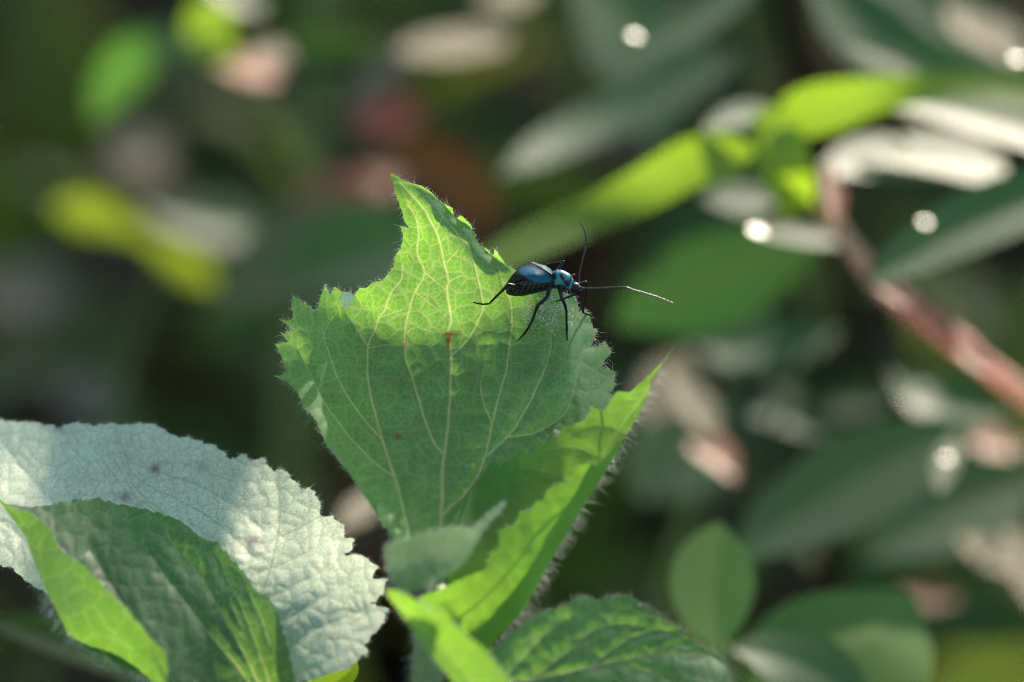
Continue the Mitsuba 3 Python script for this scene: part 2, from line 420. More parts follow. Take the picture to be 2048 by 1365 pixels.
def scatter_leaves(n, box, size, lift, tilt, aspect, seed, bend=0.5):
    """many small curved leaves at once: (vertices, faces, uv) - uv.y is one random number per leaf"""
    rng = np.random.default_rng(seed)
    xy = np.c_[rng.uniform(box[0], box[1], n), rng.uniform(box[2], box[3], n)]
    z = ground_z(xy) + rng.uniform(lift[0], lift[1], n)
    L = size * rng.lognormal(0, 0.35, n)
    az = rng.uniform(0, 2 * np.pi, n)
    ti, ro = rng.normal(0, tilt, n), rng.normal(0, tilt, n)
    U, V = np.linspace(0, 1, 8), np.linspace(-1, 1, 5)
    prof = np.sin(np.pi * U ** 0.8) ** 0.8 + 0.02
    u, v = np.meshgrid(U, V, indexing='ij')
    x = (u - 0.5)[None] * L[:, None, None]
    y = (v * prof[:, None])[None] * (L * aspect * rng.uniform(0.7, 1.3, n))[:, None, None] / 2
    cz = (-(bend * rng.uniform(-0.6, 1, n))[:, None, None] * x * x / L[:, None, None] + rng.uniform(-0.2, 0.5, n)[:, None, None] * np.abs(y))
    P = np.stack([x, y, cz], -1).reshape(n, -1, 3)
    ca, sa, ct, st, cr, sr = np.cos(az), np.sin(az), np.cos(ti), np.sin(ti), np.cos(ro), np.sin(ro)
    o = np.zeros(n)
    Rz = np.stack([np.stack([ca, -sa, o], -1), np.stack([sa, ca, o], -1), np.stack([o, o, o + 1], -1)], 1)
    Ry = np.stack([np.stack([ct, o, st], -1), np.stack([o, o + 1, o], -1), np.stack([-st, o, ct], -1)], 1)
    Rx = np.stack([np.stack([o + 1, o, o], -1), np.stack([o, cr, -sr], -1), np.stack([o, sr, cr], -1)], 1)
    P = np.einsum('nij,nkj->nki', Rz @ Ry @ Rx, P) + np.c_[xy, z][:, None]
    i, j = np.meshgrid(np.arange(7), np.arange(4), indexing='ij')
    k = (i * 5 + j).ravel()
    f = np.vstack([np.stack([k, k + 5, k + 6], 1), np.stack([k, k + 6, k + 1], 1)])
    F = (f[None] + (np.arange(n) * 40)[:, None, None]).reshape(-1, 3)
    uv = np.stack([np.broadcast_to((np.abs(v) < 0.1) * 1.0, (n, 8, 5)).reshape(n, -1), np.broadcast_to(rng.uniform(0, 1, n)[:, None], (n, 40))], -1).reshape(-1, 2)
    return P.reshape(-1, 3), F, uv


v, f, uv = scatter_leaves(5200, (-700, 700, -200, 2200), 34, (1, 12), 0.35, 0.5, 21)
tag(put('leaf_litter', v, f, 'mat_litter', uv=uv), 'brown fallen leaves covering the soil behind the plants', 'leaf litter', kind='stuff')
v, f, uv = scatter_leaves(4200, (-700, 700, 240, 2200), 32, (8, 80), 0.6, 0.42, 22)
tag(put('undergrowth', v, f, 'mat_under', uv=uv), 'dark green low undergrowth far behind the herb', 'undergrowth', kind='stuff')


# ---------------------------------------------------------------- leaves of the plants behind (out of focus)
def bg_leaf(key, spine, normal, bsdf, profile=None, fold=0.18, wave=0.0, bend=0.0, label=None, flat=True):
    """spine rows: photograph x, y, mm behind the focus, apparent width in pixels; normal: camera frame (right, away, up), may be one per row"""
    s = np.asarray(spine, float)
    n = 36
    nn = np.asarray(normal, float)
    nn = np.broadcast_to(nn, (len(s), 3)) if nn.ndim == 1 else nn
    c3 = cam(s[:, 0], s[:, 1], s[:, 2])
    k = curve(np.c_[c3, s[:, 3], nn], n)
    p, w, N = k[:, :3].copy(), k[:, 3], k[:, 4:]
    # the leaf lies in the plane(s) that its normals give: it recedes where it faces up
    dp = np.diff(p, axis=0)
    nm = (N[1:] + N[:-1]) / 2
    rise = np.concatenate([[0], np.cumsum(-(nm[:, 0] * dp[:, 0] + nm[:, 2] * dp[:, 2]) / np.minimum(nm[:, 1], -0.45) - dp[:, 1])])
    rise = (rise - rise[n // 2]) * flat
    D2 = p[:, 1] + np.clip(rise, -30, 30)
    p = p * (D2 / p[:, 1])[:, None]
    t = np.gradient(p, axis=0)
    t /= np.linalg.norm(t, axis=1, keepdims=True)
    N = N - (N * t).sum(1, keepdims=True) * t
    N /= np.linalg.norm(N, axis=1, keepdims=True) + 1e-9
    c = np.cross(t, N)
    ti = t[:, [0, 2]]
    ti = ti / (np.linalg.norm(ti, axis=1, keepdims=True) + 1e-9)
    perp = np.abs(c[:, 0] * ti[:, 1] - c[:, 2] * ti[:, 0])
    half = np.maximum(w, 0.5) * PX * p[:, 1] / FOCUS / 2 / np.maximum(perp, 0.3)
    m = 13
    V = np.linspace(-1, 1, m)
    u = np.linspace(0, 1, n)
    off = V[None, :] * half[:, None]
    lift = fold * np.abs(off) + wave * half[:, None] * np.sin(u * 17)[:, None] * V[None, :] ** 2 - bend * off ** 2 / half.max()
    P = p[:, None] + off[..., None] * c[:, None] + lift[..., None] * N[:, None]
    i, j = np.meshgrid(np.arange(n - 1), np.arange(m - 1), indexing='ij')
    k = (i * m + j).ravel()
    f = np.vstack([np.stack([k, k + m + 1, k + m], 1), np.stack([k, k + 1, k + m + 1], 1)])
    rib = np.clip(1.3 - np.abs(V) * 12, 0, 1)[None, :] + 0.25 * (np.sin(V * 30)[None, :] > 0.6)
    uv = np.stack([np.broadcast_to(np.clip(rib, 0, 1), (n, m)), np.zeros((n, m))], -1).reshape(-1, 2)
    key = put(key, to_world(P.reshape(-1, 3)), f, bsdf, uv=uv)
    if label:
        tag(key, label)
    return key


def bg_stem(key, rows, bsdf, green=None):
    """rows: photograph x, y, mm behind the focus, apparent width in pixels"""
    s = np.asarray(rows, float)
    k = curve(np.c_[cam(s[:, 0], s[:, 1], s[:, 2]), s[:, 3]], 40)
    r = k[:, 3] * PX * k[:, 1] / FOCUS / 2
    v, f = tube(to_world(k[:, :3]), r, 10)
    g = np.zeros(40) if green is None else np.clip(np.interp(np.linspace(0, 1, 40), *green), 0, 1)
    uv = np.zeros((len(v), 2))
    uv[:400, 0] = np.repeat(g, 10)
    uv[400:, 0] = (g[0], g[-1])
    return put(key, v, f, bsdf, uv=uv)


def down_stem(key, px, py, dd, bsdf, width=0.7, lean=None):
    """a thin stalk from a leaf's base down to the ground"""
    a = W(px, py, dd)
    lean = lean or RNG.uniform(-70, 70, 2)
    b = np.array([a[0] + lean[0], a[1] + lean[1] + 20, ground_z(a[:2])[0] - 3])
    k = curve([a, a * 0.6 + b * 0.4 + [0, 12, 8], b], 24)
    v, f = tube(k, np.linspace(width * 0.6, width, 24), 8)
    return put(key, v, f, bsdf, uv=np.zeros((len(v), 2)))


GLARE = (0.30, -0.50, 0.81)
DIM = (0.03, -0.74, 0.67)
BACK = (-0.25, -0.95, -0.05)
SKYW = (0.1, -0.68, 0.73)
exec_bg = True

# the trailing plant on the right
t = thing('trailing_plant', 'trailing plant with a jointed pink stem and long curved bright green leaves, on the right', 'plant')
bg_stem(t + '__stem', [(1560, 230, 94, 34), (1590, 330, 94, 40), (1640, 410, 94, 40), (1692, 480, 95, 36), (1755, 565, 96, 40), (1800, 600, 97, 52), (1860, 645, 98, 42), (1930, 695, 99, 56), (1960, 722, 100, 44), (2060, 800, 102, 50), (2250, 960, 106, 64), (2500, 1500, 115, 60)],
        'mat_pink_stem', green=([0, 0.08, 0.14, 0.2, 0.26, 0.4, 0.46, 0.52, 1], [1, 0.9, 0.45, 0.15, 0, 0, 0.25, 0.7, 0.8]))
bg_leaf(t + '__leaf', [(1490, 335, 92, 84), (1455, 318, 92, 98), (1390, 322, 91, 98), (1300, 372, 90, 92), (1200, 425, 90, 82), (1100, 470, 92, 78), (1000, 520, 96, 70), (930, 570, 100, 20)], [BACK, BACK, BACK, (-0.2, -0.93, 0.1), (0, -0.80, 0.5), DIM, DIM, DIM], 'mat_lime', fold=0.1)
bg_leaf(t + '__leaf', [(1575, 238, 92, 84), (1620, 222, 92, 104), (1680, 208, 91, 100), (1760, 190, 90, 74), (1850, 178, 90, 62), (1950, 176, 92, 64), (2060, 186, 96, 66), (2200, 230, 100, 20)], [BACK, BACK, BACK, (-0.2, -0.92, 0.1), (0, -0.82, 0.5), DIM, DIM, DIM], 'mat_lime', fold=0.1)
bg_leaf(t + '__leaf', [(1600, 425, 93, 50), (1575, 345, 91, 104), (1548, 270, 91, 100), (1525, 222, 92, 50)], [BACK] * 4, 'mat_lime', fold=0.15, flat=False)
bg_leaf(t + '__leaf', [(1545, 225, 94, 40), (1490, 235, 93, 60), (1440, 250, 92, 40), (1405, 262, 92, 8)], (0.2, -0.55, 0.8), 'mat_glossy', fold=0.2)
bg_leaf(t + '__leaf', [(1735, 565, 96, 16), (1800, 530, 94, 80), (1900, 475, 92, 118), (2010, 425, 90, 128), (2130, 380, 88, 100), (2260, 340, 88, 20)], (0.15, -0.72, 0.62), 'mat_glossy', fold=0.25)
bg_leaf(t + '__leaf', [(1650, 345, 98, 30), (1720, 325, 100, 84), (1830, 318, 103, 100), (1940, 322, 106, 96), (2010, 335, 108, 36)], [(0.27, -0.54, 0.79)] * 5, 'mat_glossy', fold=0.08)
bg_leaf(t + '__leaf', [(1760, 200, 104, 30), (1860, 215, 104, 60), (1960, 238, 104, 84), (2070, 270, 104, 84), (2200, 320, 104, 20)], [(0.22, -0.58, 0.78)] * 5, 'mat_glossy', fold=0.12)

for rows in ([(1738, 520, 92, 8), (1760, 560, 92, 34), (1790, 590, 92, 34), (1815, 612, 92, 8)], [(1825, 600, 93, 8), (1855, 625, 93, 42), (1890, 665, 93, 40), (1915, 700, 93, 8)], [(1905, 680, 95, 8), (1930, 705, 95, 30), (1960, 730, 95, 30), (1985, 745, 95, 8)], [(1650, 330, 93, 8), (1668, 380, 93, 40), (1672, 420, 93, 34), (1668, 450, 93, 8)]):
    bg_leaf(t + '__added_bract', rows, (0.05, -0.68, 0.73), 'mat_salmon', fold=0.2)  # added salmon slips that stand in for the sunlit patches of the stem

# broad leaves behind the trailing plant
t = thing('broadleaf_weed', 'broad dark green leaf plant behind the insect and under the bright curved leaf', 'plant')
bg_leaf(t + '__leaf', [(1640, 470, 150, 20), (1560, 510, 146, 130), (1460, 550, 142, 190), (1360, 590, 140, 180), (1280, 625, 140, 100), (1230, 650, 140, 10)], (0.0, -0.93, 0.37), 'mat_glossy', fold=0.02)
bg_leaf(t + '__leaf', [(1530, 462, 118, 20), (1590, 470, 118, 30), (1650, 478, 118, 28), (1690, 484, 118, 8)], (0.2, -0.59, 0.78), 'mat_glossy', fold=0.05)
bg_leaf(t + '__leaf', [(1410, 400, 112, 10), (1460, 400, 112, 60), (1510, 400, 112, 60), (1550, 405, 112, 10)], (0.15, -0.63, 0.76), 'mat_glossy', fold=0.05)
down_stem(t + '__stem', 1640, 470, 152, 'mat_stem')
t = thing('broadleaf_weed', 'large dark teal leaf with pale streaks at the top, right of centre', 'plant')
bg_leaf(t + '__leaf', [(1160, -60, 190, 60), (1250, 40, 185, 190), (1300, 120, 182, 240), (1310, 200, 180, 160), (1300, 290, 180, 10)], (0.05, -0.78, 0.62), 'mat_glossy', fold=0.1)
bg_leaf(t + '__leaf', [(1500, -30, 130, 40), (1400, 40, 130, 80), (1300, 90, 130, 60), (1230, 120, 130, 8)], (0.06, -0.72, 0.69), 'mat_glossy', fold=0.12)
bg_leaf(t + '__leaf', [(1470, 105, 150, 20), (1390, 155, 150, 84), (1270, 210, 150, 90), (1150, 270, 150, 86), (1060, 318, 150, 56), (1000, 350, 150, 8)], [DIM, DIM, DIM, (0.14, -0.64, 0.75), (0.2, -0.6, 0.77), SKYW], 'mat_glossy', fold=0.12)
down_stem(t + '__stem', 1480, 20, 195, 'mat_stem')
t = thing('broadleaf_weed', 'dark leafy plant with glossy pale leaves in the top right corner', 'plant')
bg_leaf(t + '__leaf', [(1640, -40, 130, 60), (1720, 50, 126, 150), (1800, 120, 122, 140), (1900, 150, 120, 90), (2000, 160, 120, 20)], (0.0, -0.78, 0.62), 'mat_glossy', fold=0.14)
bg_leaf(t + '__leaf', [(1860, 160, 112, 20), (1800, 125, 110, 50), (1740, 100, 110, 46), (1690, 85, 110, 10)], (0.10, -0.70, 0.70), 'mat_glossy', fold=0.1)
bg_leaf(t + '__leaf', [(1760, -60, 180, 80), (1860, 40, 178, 200), (1960, 130, 176, 200), (2080, 200, 174, 80)], DIM, 'mat_glossy', fold=0.1)
down_stem(t + '__stem', 1660, -30, 182, 'mat_stem')
tag(bg_stem(numbered('woody_twig'), [(1560, -120, 170, 66), (1585, 20, 168, 74), (1610, 130, 166, 70), (1640, 300, 166, 66), (1660, 600, 170, 60), (1670, 1500, 190, 60)], 'mat_litter'), 'brown upright twig behind the leaves at the top right', 'twig')

# lower right
t = thing('broadleaf_weed', 'long dull green pointed leaf slanting up to the right, at the lower right', 'plant')
bg_leaf(t + '__leaf', [(1470, 1120, 110, 20), (1540, 1070, 108, 110), (1640, 1010, 106, 170), (1760, 940, 106, 180), (1870, 885, 106, 110), (1950, 850, 106, 10)], (0.03, -0.78, 0.62), 'mat_glossy', fold=0.12)
bg_leaf(t + '__leaf', [(1880, 985, 100, 8), (1888, 945, 100, 46), (1900, 905, 100, 46), (1915, 870, 100, 8)], (0.15, -0.64, 0.75), 'mat_glossy', fold=0.05)
down_stem(t + '__stem', 1470, 1120, 112, 'mat_stem')
t = thing('seedling', 'small green plant with one upright bud-shaped leaf and rounded glossy leaves, lower right', 'seedling')
bg_leaf(t + '__leaf', [(1440, 1300, 60, 16), (1430, 1255, 60, 110), (1425, 1190, 60, 168), (1428, 1120, 60, 150), (1432, 1075, 60, 80), (1440, 1045, 60, 6)], (0.0, -0.77, 0.64), 'mat_bud', fold=0.12, label='upright bud-shaped leaf')
bg_leaf(t + '__leaf', [(1540, 1420, 66, 120), (1610, 1370, 68, 280), (1690, 1300, 71, 310), (1760, 1240, 74, 230), (1820, 1190, 77, 40)], [(0.0, -0.78, 0.62), (0.0, -0.76, 0.64), (0.04, -0.74, 0.67), (0.17, -0.63, 0.75), (0.2, -0.62, 0.75)], 'mat_bud', fold=-0.12)
bg_leaf(t + '__leaf', [(1720, 1420, 60, 60), (1640, 1350, 60, 130), (1540, 1310, 61, 90), (1470, 1300, 62, 16)], [(0, -0.78, 0.62), (0, -0.76, 0.64), (0.1, -0.68, 0.72), (0.16, -0.64, 0.75)], 'mat_glossy', fold=0.1)
bg_stem(t + '__stem', [(1440, 1290, 61, 40), (1450, 1340, 61, 44), (1470, 1420, 62, 46), (1500, 1900, 66, 44)], 'mat_stem')
t = thing('broadleaf_weed', 'small dark leaves under the pink stem at the right edge', 'plant')
bg_leaf(t + '__leaf', [(1780, 740, 140, 10), (1850, 790, 140, 90), (1930, 820, 140, 90), (2010, 830, 140, 10)], DIM, 'mat_glossy')
bg_leaf(t + '__leaf', [(1800, 790, 130, 16), (1840, 800, 130, 70), (1880, 815, 130, 20)], (0.18, -0.60, 0.77), 'mat_glossy', fold=0.05)
bg_leaf(t + '__leaf', [(1740, 1120, 150, 10), (1840, 1060, 150, 160), (1960, 1000, 150, 180), (2090, 950, 150, 100)], DIM, 'mat_glossy')
bg_leaf(t + '__leaf', [(1660, 1100, 190, 40), (1800, 1180, 190, 150), (1950, 1230, 190, 120), (2100, 1260, 190, 30)], (0.0, -0.85, 0.5), 'mat_under')
down_stem(t + '__stem', 2010, 830, 142, 'mat_stem')
t = thing('broadleaf_weed', 'dim green leaves between the folded leaf and the pink stem', 'plant')
bg_leaf(t + '__leaf', [(1280, 1000, 170, 20), (1320, 960, 170, 160), (1380, 900, 170, 180), (1420, 840, 170, 20)], DIM, 'mat_glossy')
bg_leaf(t + '__leaf', [(1380, 690, 160, 20), (1480, 700, 160, 110), (1580, 690, 160, 100), (1680, 660, 160, 10)], (0.05, -0.7, 0.7), 'mat_glossy')
bg_leaf(t + '__leaf', [(1480, 820, 150, 20), (1560, 835, 150, 46), (1640, 860, 150, 40), (1720, 890, 150, 10)], (0.15, -0.66, 0.73), 'mat_glossy', fold=0.05)
bg_leaf(t + '__leaf', [(1540, 760, 170, 20), (1620, 790, 170, 90), (1720, 800, 170, 80), (1800, 790, 170, 10)], DIM, 'mat_under')
down_stem(t + '__stem', 1420, 840, 172, 'mat_stem')

# left background
t = thing('yellow_weed', 'weed with two yellow-green leaves, out of focus at the left', 'plant')
bg_leaf(t + '__leaf', [(105, 420, 250, 10), (165, 425, 248, 74), (230, 445, 246, 52), (290, 475, 246, 26), (330, 500, 246, 8)], BACK, 'mat_yellow')
bg_leaf(t + '__leaf', [(290, 485, 236, 10), (340, 510, 236, 50), (395, 545, 236, 58), (430, 575, 236, 10)], BACK, 'mat_yellow')
bg_leaf(t + '__leaf', [(290, 420, 260, 20), (370, 440, 258, 80), (470, 460, 256, 90), (560, 470, 256, 10)], (0.2, -0.62, 0.75), 'mat_glossy')
down_stem(t + '__stem', 330, 500, 252, 'mat_stem')
t = thing('green_weed', 'weed with teal green leaves, out of focus behind the eaten leaf tip', 'plant')
bg_leaf(t + '__leaf', [(420, 620, 230, 20), (520, 560, 226, 150), (620, 500, 224, 200), (700, 440, 222, 160), (760, 390, 222, 10)], DIM, 'mat_under', fold=0.04)
bg_leaf(t + '__leaf', [(560, 560, 210, 20), (660, 530, 208, 150), (780, 500, 206, 170), (880, 480, 206, 40)], (0.0, -0.78, 0.6), 'mat_glossy')
bg_leaf(t + '__leaf', [(420, 700, 260, 20), (500, 640, 258, 130), (580, 570, 258, 120), (640, 520, 258, 10)], (0, -0.88, 0.45), 'mat_under')
down_stem(t + '__stem', 560, 560, 226, 'mat_stem')
t = thing('green_weed', 'weed with bright lime leaves, out of focus at the top left', 'plant')
bg_leaf(t + '__leaf', [(190, 240, 210, 20), (220, 180, 208, 80), (270, 120, 206, 100), (350, 90, 206, 70), (420, 80, 206, 10)], [BACK, BACK, BACK, DIM, DIM], 'mat_glossy')
bg_leaf(t + '__leaf', [(430, 0, 178, 60), (420, 50, 176, 100), (430, 95, 175, 80), (470, 125, 174, 20)], BACK, 'mat_lime')
bg_leaf(t + '__leaf', [(420, -40, 180, 30), (480, 0, 180, 60), (530, 20, 180, 20)], (0.25, -0.6, 0.77), 'mat_glossy')
bg_leaf(t + '__leaf', [(560, 90, 230, 20), (640, 110, 230, 90), (730, 105, 230, 70), (800, 90, 230, 10)], (0, -0.9, 0.4), 'mat_under')
down_stem(t + '__stem', 420, 0, 186, 'mat_stem')


def dead_leaf(label, spine, normal, bsdf, **kw):
    return tag(bg_leaf(numbered('dead_leaf'), spine, normal, bsdf, **kw), label, 'dead leaf')


dead_leaf('peach coloured dead leaf under the bright lime leaf at the top left', [(440, 120, 178, 30), (480, 140, 178, 60), (530, 155, 178, 50), (560, 160, 178, 8)], (0.2, -0.45, 0.87), 'mat_salmon')
dead_leaf('pale round dead leaf beside the peach leaf, top left', [(505, 95, 168, 10), (530, 105, 168, 44), (560, 115, 168, 40), (585, 122, 168, 8)], (0.2, -0.45, 0.87), 'mat_dry')
dead_leaf('cream and pink dead leaf near the top, left of centre', [(800, 110, 190, 20), (860, 105, 190, 60), (920, 95, 190, 70), (980, 80, 190, 60), (1010, 60, 190, 10)], (0.2, -0.45, 0.87), 'mat_dry')
dead_leaf('small pale dead leaf at the top edge, above the cream and pink leaf', [(960, 10, 200, 10), (1000, 5, 200, 50), (1040, -10, 200, 50), (1080, -30, 200, 10)], (0.2, -0.45, 0.87), 'mat_dry')
dead_leaf('faded dead leaf hanging below the cream and pink leaf', [(810, 120, 220, 60), (760, 160, 220, 70), (725, 205, 220, 60), (715, 240, 220, 10)], (-0.1, -0.85, 0.45), 'mat_dull')
dead_leaf('dark red leaf under the faded dead leaf', [(700, 235, 230, 10), (750, 245, 230, 70), (800, 230, 230, 80), (850, 220, 230, 10)], (0, -0.8, 0.55), 'mat_red')
dead_leaf('dull red leaf just left of the eaten leaf tip', [(590, 395, 235, 10), (640, 392, 235, 80), (700, 388, 235, 80), (760, 380, 235, 10)], (0, -0.7, 0.7), 'mat_red')
dead_leaf('pinkish tan leaf bit touching the eaten leaf tip from behind', [(690, 380, 240, 10), (730, 375, 240, 60), (770, 365, 240, 50), (800, 350, 240, 8)], (0.1, -0.6, 0.8), 'mat_salmon')
dead_leaf('orange brown leaf behind the tip of the eaten leaf', [(780, 290, 230, 10), (840, 320, 230, 100), (900, 370, 230, 130), (950, 430, 230, 100), (970, 480, 230, 10)], (0, -0.85, 0.5), 'mat_orange')
dead_leaf('grey beige dead leaf lying far back at the left', [(210, 310, 380, 10), (250, 310, 380, 90), (300, 312, 380, 90), (340, 315, 380, 10)], (0.1, -0.55, 0.83), 'mat_dull')
dead_leaf('grey dead leaf on the soil above the silvery leaf', [(100, 800, 300, 10), (150, 800, 300, 90), (210, 805, 300, 90), (260, 810, 300, 10)], (0.1, -0.65, 0.75), 'mat_dull')
dead_leaf('grey dead leaf at the left edge, below the yellow weed', [(-40, 560, 330, 30), (30, 580, 330, 130), (90, 610, 330, 100), (130, 630, 330, 10)], (0.0, -0.72, 0.7), 'mat_dull')
dead_leaf('white dead leaf between the silvery leaf and the hairy stem', [(680, 1060, 120, 10), (715, 1030, 120, 56), (745, 1000, 120, 50), (770, 970, 120, 10)], (0.2, -0.5, 0.84), 'mat_dry')
dead_leaf('cream dead leaf behind the tip of the folded leaf', [(1290, 850, 140, 20), (1310, 810, 140, 90), (1340, 750, 140, 100), (1370, 700, 140, 10)], (0.1, -0.75, 0.65), 'mat_dry')
dead_leaf('tan dead leaf right of the folded leaf tip', [(1340, 740, 130, 10), (1370, 780, 130, 60), (1400, 830, 130, 70), (1430, 880, 130, 10)], (0.1, -0.6, 0.8), 'mat_dry')
dead_leaf('salmon pink dead leaf right of the folded leaf', [(1380, 870, 125, 10), (1410, 890, 125, 60), (1440, 920, 125, 60), (1470, 960, 125, 10)], (0.1, -0.6, 0.8), 'mat_salmon')
dead_leaf('cream dead leaf at the right edge near the bottom', [(1920, 1070, 140, 10), (1960, 1098, 140, 50), (2000, 1125, 140, 60), (2050, 1150, 140, 10)], (0.2, -0.5, 0.84), 'mat_dry')
dead_leaf('orange red dead leaf above the rounded glossy leaves', [(1800, 1180, 160, 10), (1840, 1190, 160, 60), (1880, 1195, 160, 50), (1920, 1200, 160, 10)], (0.1, -0.7, 0.7), 'mat_orange')
dead_leaf('pale dead leaf at the top right, beside the corner', [(1900, 10, 150, 20), (1940, 50, 150, 80), (1990, 90, 150, 90), (2030, 130, 150, 10)], (0.2, -0.5, 0.84), 'mat_dry')
dead_leaf('pinkish dead leaf at the right edge under the stem', [(1930, 880, 150, 10), (1970, 885, 150, 60), (2020, 890, 150, 60), (2060, 890, 150, 10)], (0.1, -0.6, 0.8), 'mat_salmon')
dead_leaf('pale dead leaf cut by the right edge, low in the corner', [(2020, 1060, 120, 30), (2045, 1110, 120, 70), (2060, 1170, 120, 70), (2070, 1220, 120, 10)], (0.1, -0.6, 0.8), 'mat_dry')

# ---------------------------------------------------------------- unseen plants added above the frame to shade it
def crown(n, centre, radii, size, seed):
    rng = np.random.default_rng(seed)
    v, f, uv = scatter_leaves(n, (-1, 1, -1, 1), size, (0, 0), 0.7, 0.5, seed)
    d = rng.normal(size=(n, 3))
    c = d / np.linalg.norm(d, axis=1, keepdims=True) * (rng.uniform(0, 1, n) ** (1 / 2.4))[:, None] * radii + centre
    v = v.reshape(n, 40, 3)
    v = v - v.mean(1, keepdims=True) + c[:, None]
    return v.reshape(-1, 3), f, uv


t = thing('added_shrub', 'unseen leafy bush added above the frame to shade the background', 'added_shrub')  # out of view, added to keep sun off the background
v, f, uv = crown(650, np.array([330.0, 1350.0, 640.0]), np.array([620.0, 420.0, 330.0]), 62, 31)
tag(put(t + '__crown', v, f, 'mat_under', uv=uv), kind='stuff')
for x, y in ((150, 1300), (420, 1420), (620, 1330)):
    k = curve([(x, y, ground_z([(x, y)])[0] - 4), (x + 12, y + 8, 200), (x - 10, y + 20, 480), (x + 30, y - 20, 760)], 24)
    sv, sf = tube(k, np.linspace(9, 3, 24), 8)
    put(t + '__trunk', sv, sf, 'mat_litter', uv=np.zeros((len(sv), 2)))


def shade_leaf(key, spots, reach, bsdf='mat_glossy'):
    """an added leaf shaped by the shadow wanted, hung so far up the sunbeam that it stands above the frame; rows: where its shadow's midline falls (photograph x, y, mm) and how wide (mm)"""
    s = np.asarray(spots, float)
    c = cam(s[:, 0], s[:, 1], s[:, 2]) + np.asarray(reach, float).reshape(-1, 1) * SUN_CAM
    k = curve(np.c_[c, s[:, 3]], 30)
    p = k[:, :3]
    tt = np.gradient(p, axis=0)
    tt /= np.linalg.norm(tt, axis=1, keepdims=True)
    cc = np.cross(tt, SUN_CAM)
    cc /= np.linalg.norm(cc, axis=1, keepdims=True)
    nn = np.cross(cc, tt)
    m = 11
    V = np.linspace(-1, 1, m)
    off = V[None] * (k[:, 3:] / 2) * (1 + 0.06 * np.sin(np.arange(30) * 2.4))[:, None]
    P = p[:, None] + off[..., None] * cc[:, None] + (0.25 * np.abs(off))[..., None] * nn[:, None]
    i, j = np.meshgrid(np.arange(29), np.arange(m - 1), indexing='ij')
    q = (i * m + j).ravel()
    f = np.vstack([np.stack([q, q + m, q + m + 1], 1), np.stack([q, q + m + 1, q + 1], 1)])
    put(key, to_world(P.reshape(-1, 3)), f, bsdf, uv=np.zeros((30 * m, 2)))
    return to_world(p[0])


t = thing('added_tall_herb', 'unseen leafy herb added over the frame, its leaves shaped to cast shade', 'plant')  # out of view, added so its leaves drop shadows where wanted
a = shade_leaf(t + '__leaf', [(130, 830, 11, 3), (200, 900, 8, 9), (270, 1000, 3, 13), (330, 1110, -2, 11), (400, 1220, -6, 2)], [300, 300, 296, 292, 288])
b = shade_leaf(t + '__leaf', [(905, 1100, -12, 0.8), (950, 1030, -10.6, 2.2), (1010, 985, -10, 2.6), (1070, 968, -10, 2.2), (1125, 975, -11, 0.8)], 62)
k = curve([b, (a + b) / 2 + [6, 10, -14], a + [-20, 40, 25]], 30)
sv, sf = tube(k, 0.6, 8)
put(t + '__stalk', sv, sf, 'mat_stem', uv=np.zeros((len(sv), 2)))
k = curve([a, a + [-20, 40, 25], a + [-60, 90, -40], [a[0] - 90, a[1] + 120, ground_z([a[:2]])[0] - 4]], 30)
sv, sf = tube(k, np.linspace(0.8, 2.2, 30), 8)
put(t + '__stem', sv, sf, 'mat_stem', uv=np.zeros((len(sv), 2)))

# drops of dew that catch the sun behind the plane of focus
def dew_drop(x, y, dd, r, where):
    """a dew drop as a flat silver bead, tilted to throw the sun at the camera"""
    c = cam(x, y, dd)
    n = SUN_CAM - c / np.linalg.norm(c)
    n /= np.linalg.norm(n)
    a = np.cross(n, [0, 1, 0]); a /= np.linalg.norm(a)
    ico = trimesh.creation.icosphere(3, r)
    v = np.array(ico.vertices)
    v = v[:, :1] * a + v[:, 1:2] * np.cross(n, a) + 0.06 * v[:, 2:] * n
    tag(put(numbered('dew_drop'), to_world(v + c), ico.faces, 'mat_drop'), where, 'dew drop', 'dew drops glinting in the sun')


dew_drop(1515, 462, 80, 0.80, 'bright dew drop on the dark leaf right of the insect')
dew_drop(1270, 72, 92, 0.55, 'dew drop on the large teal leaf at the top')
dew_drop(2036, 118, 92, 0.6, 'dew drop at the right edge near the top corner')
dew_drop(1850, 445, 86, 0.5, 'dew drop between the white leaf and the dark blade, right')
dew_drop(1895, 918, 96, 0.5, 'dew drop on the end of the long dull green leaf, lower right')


# ---------------------------------------------------------------- the herb in focus
herb = thing('hairy_herb', 'upright hairy green herb with serrated leaves, the topmost eaten and carrying the insect', 'plant')

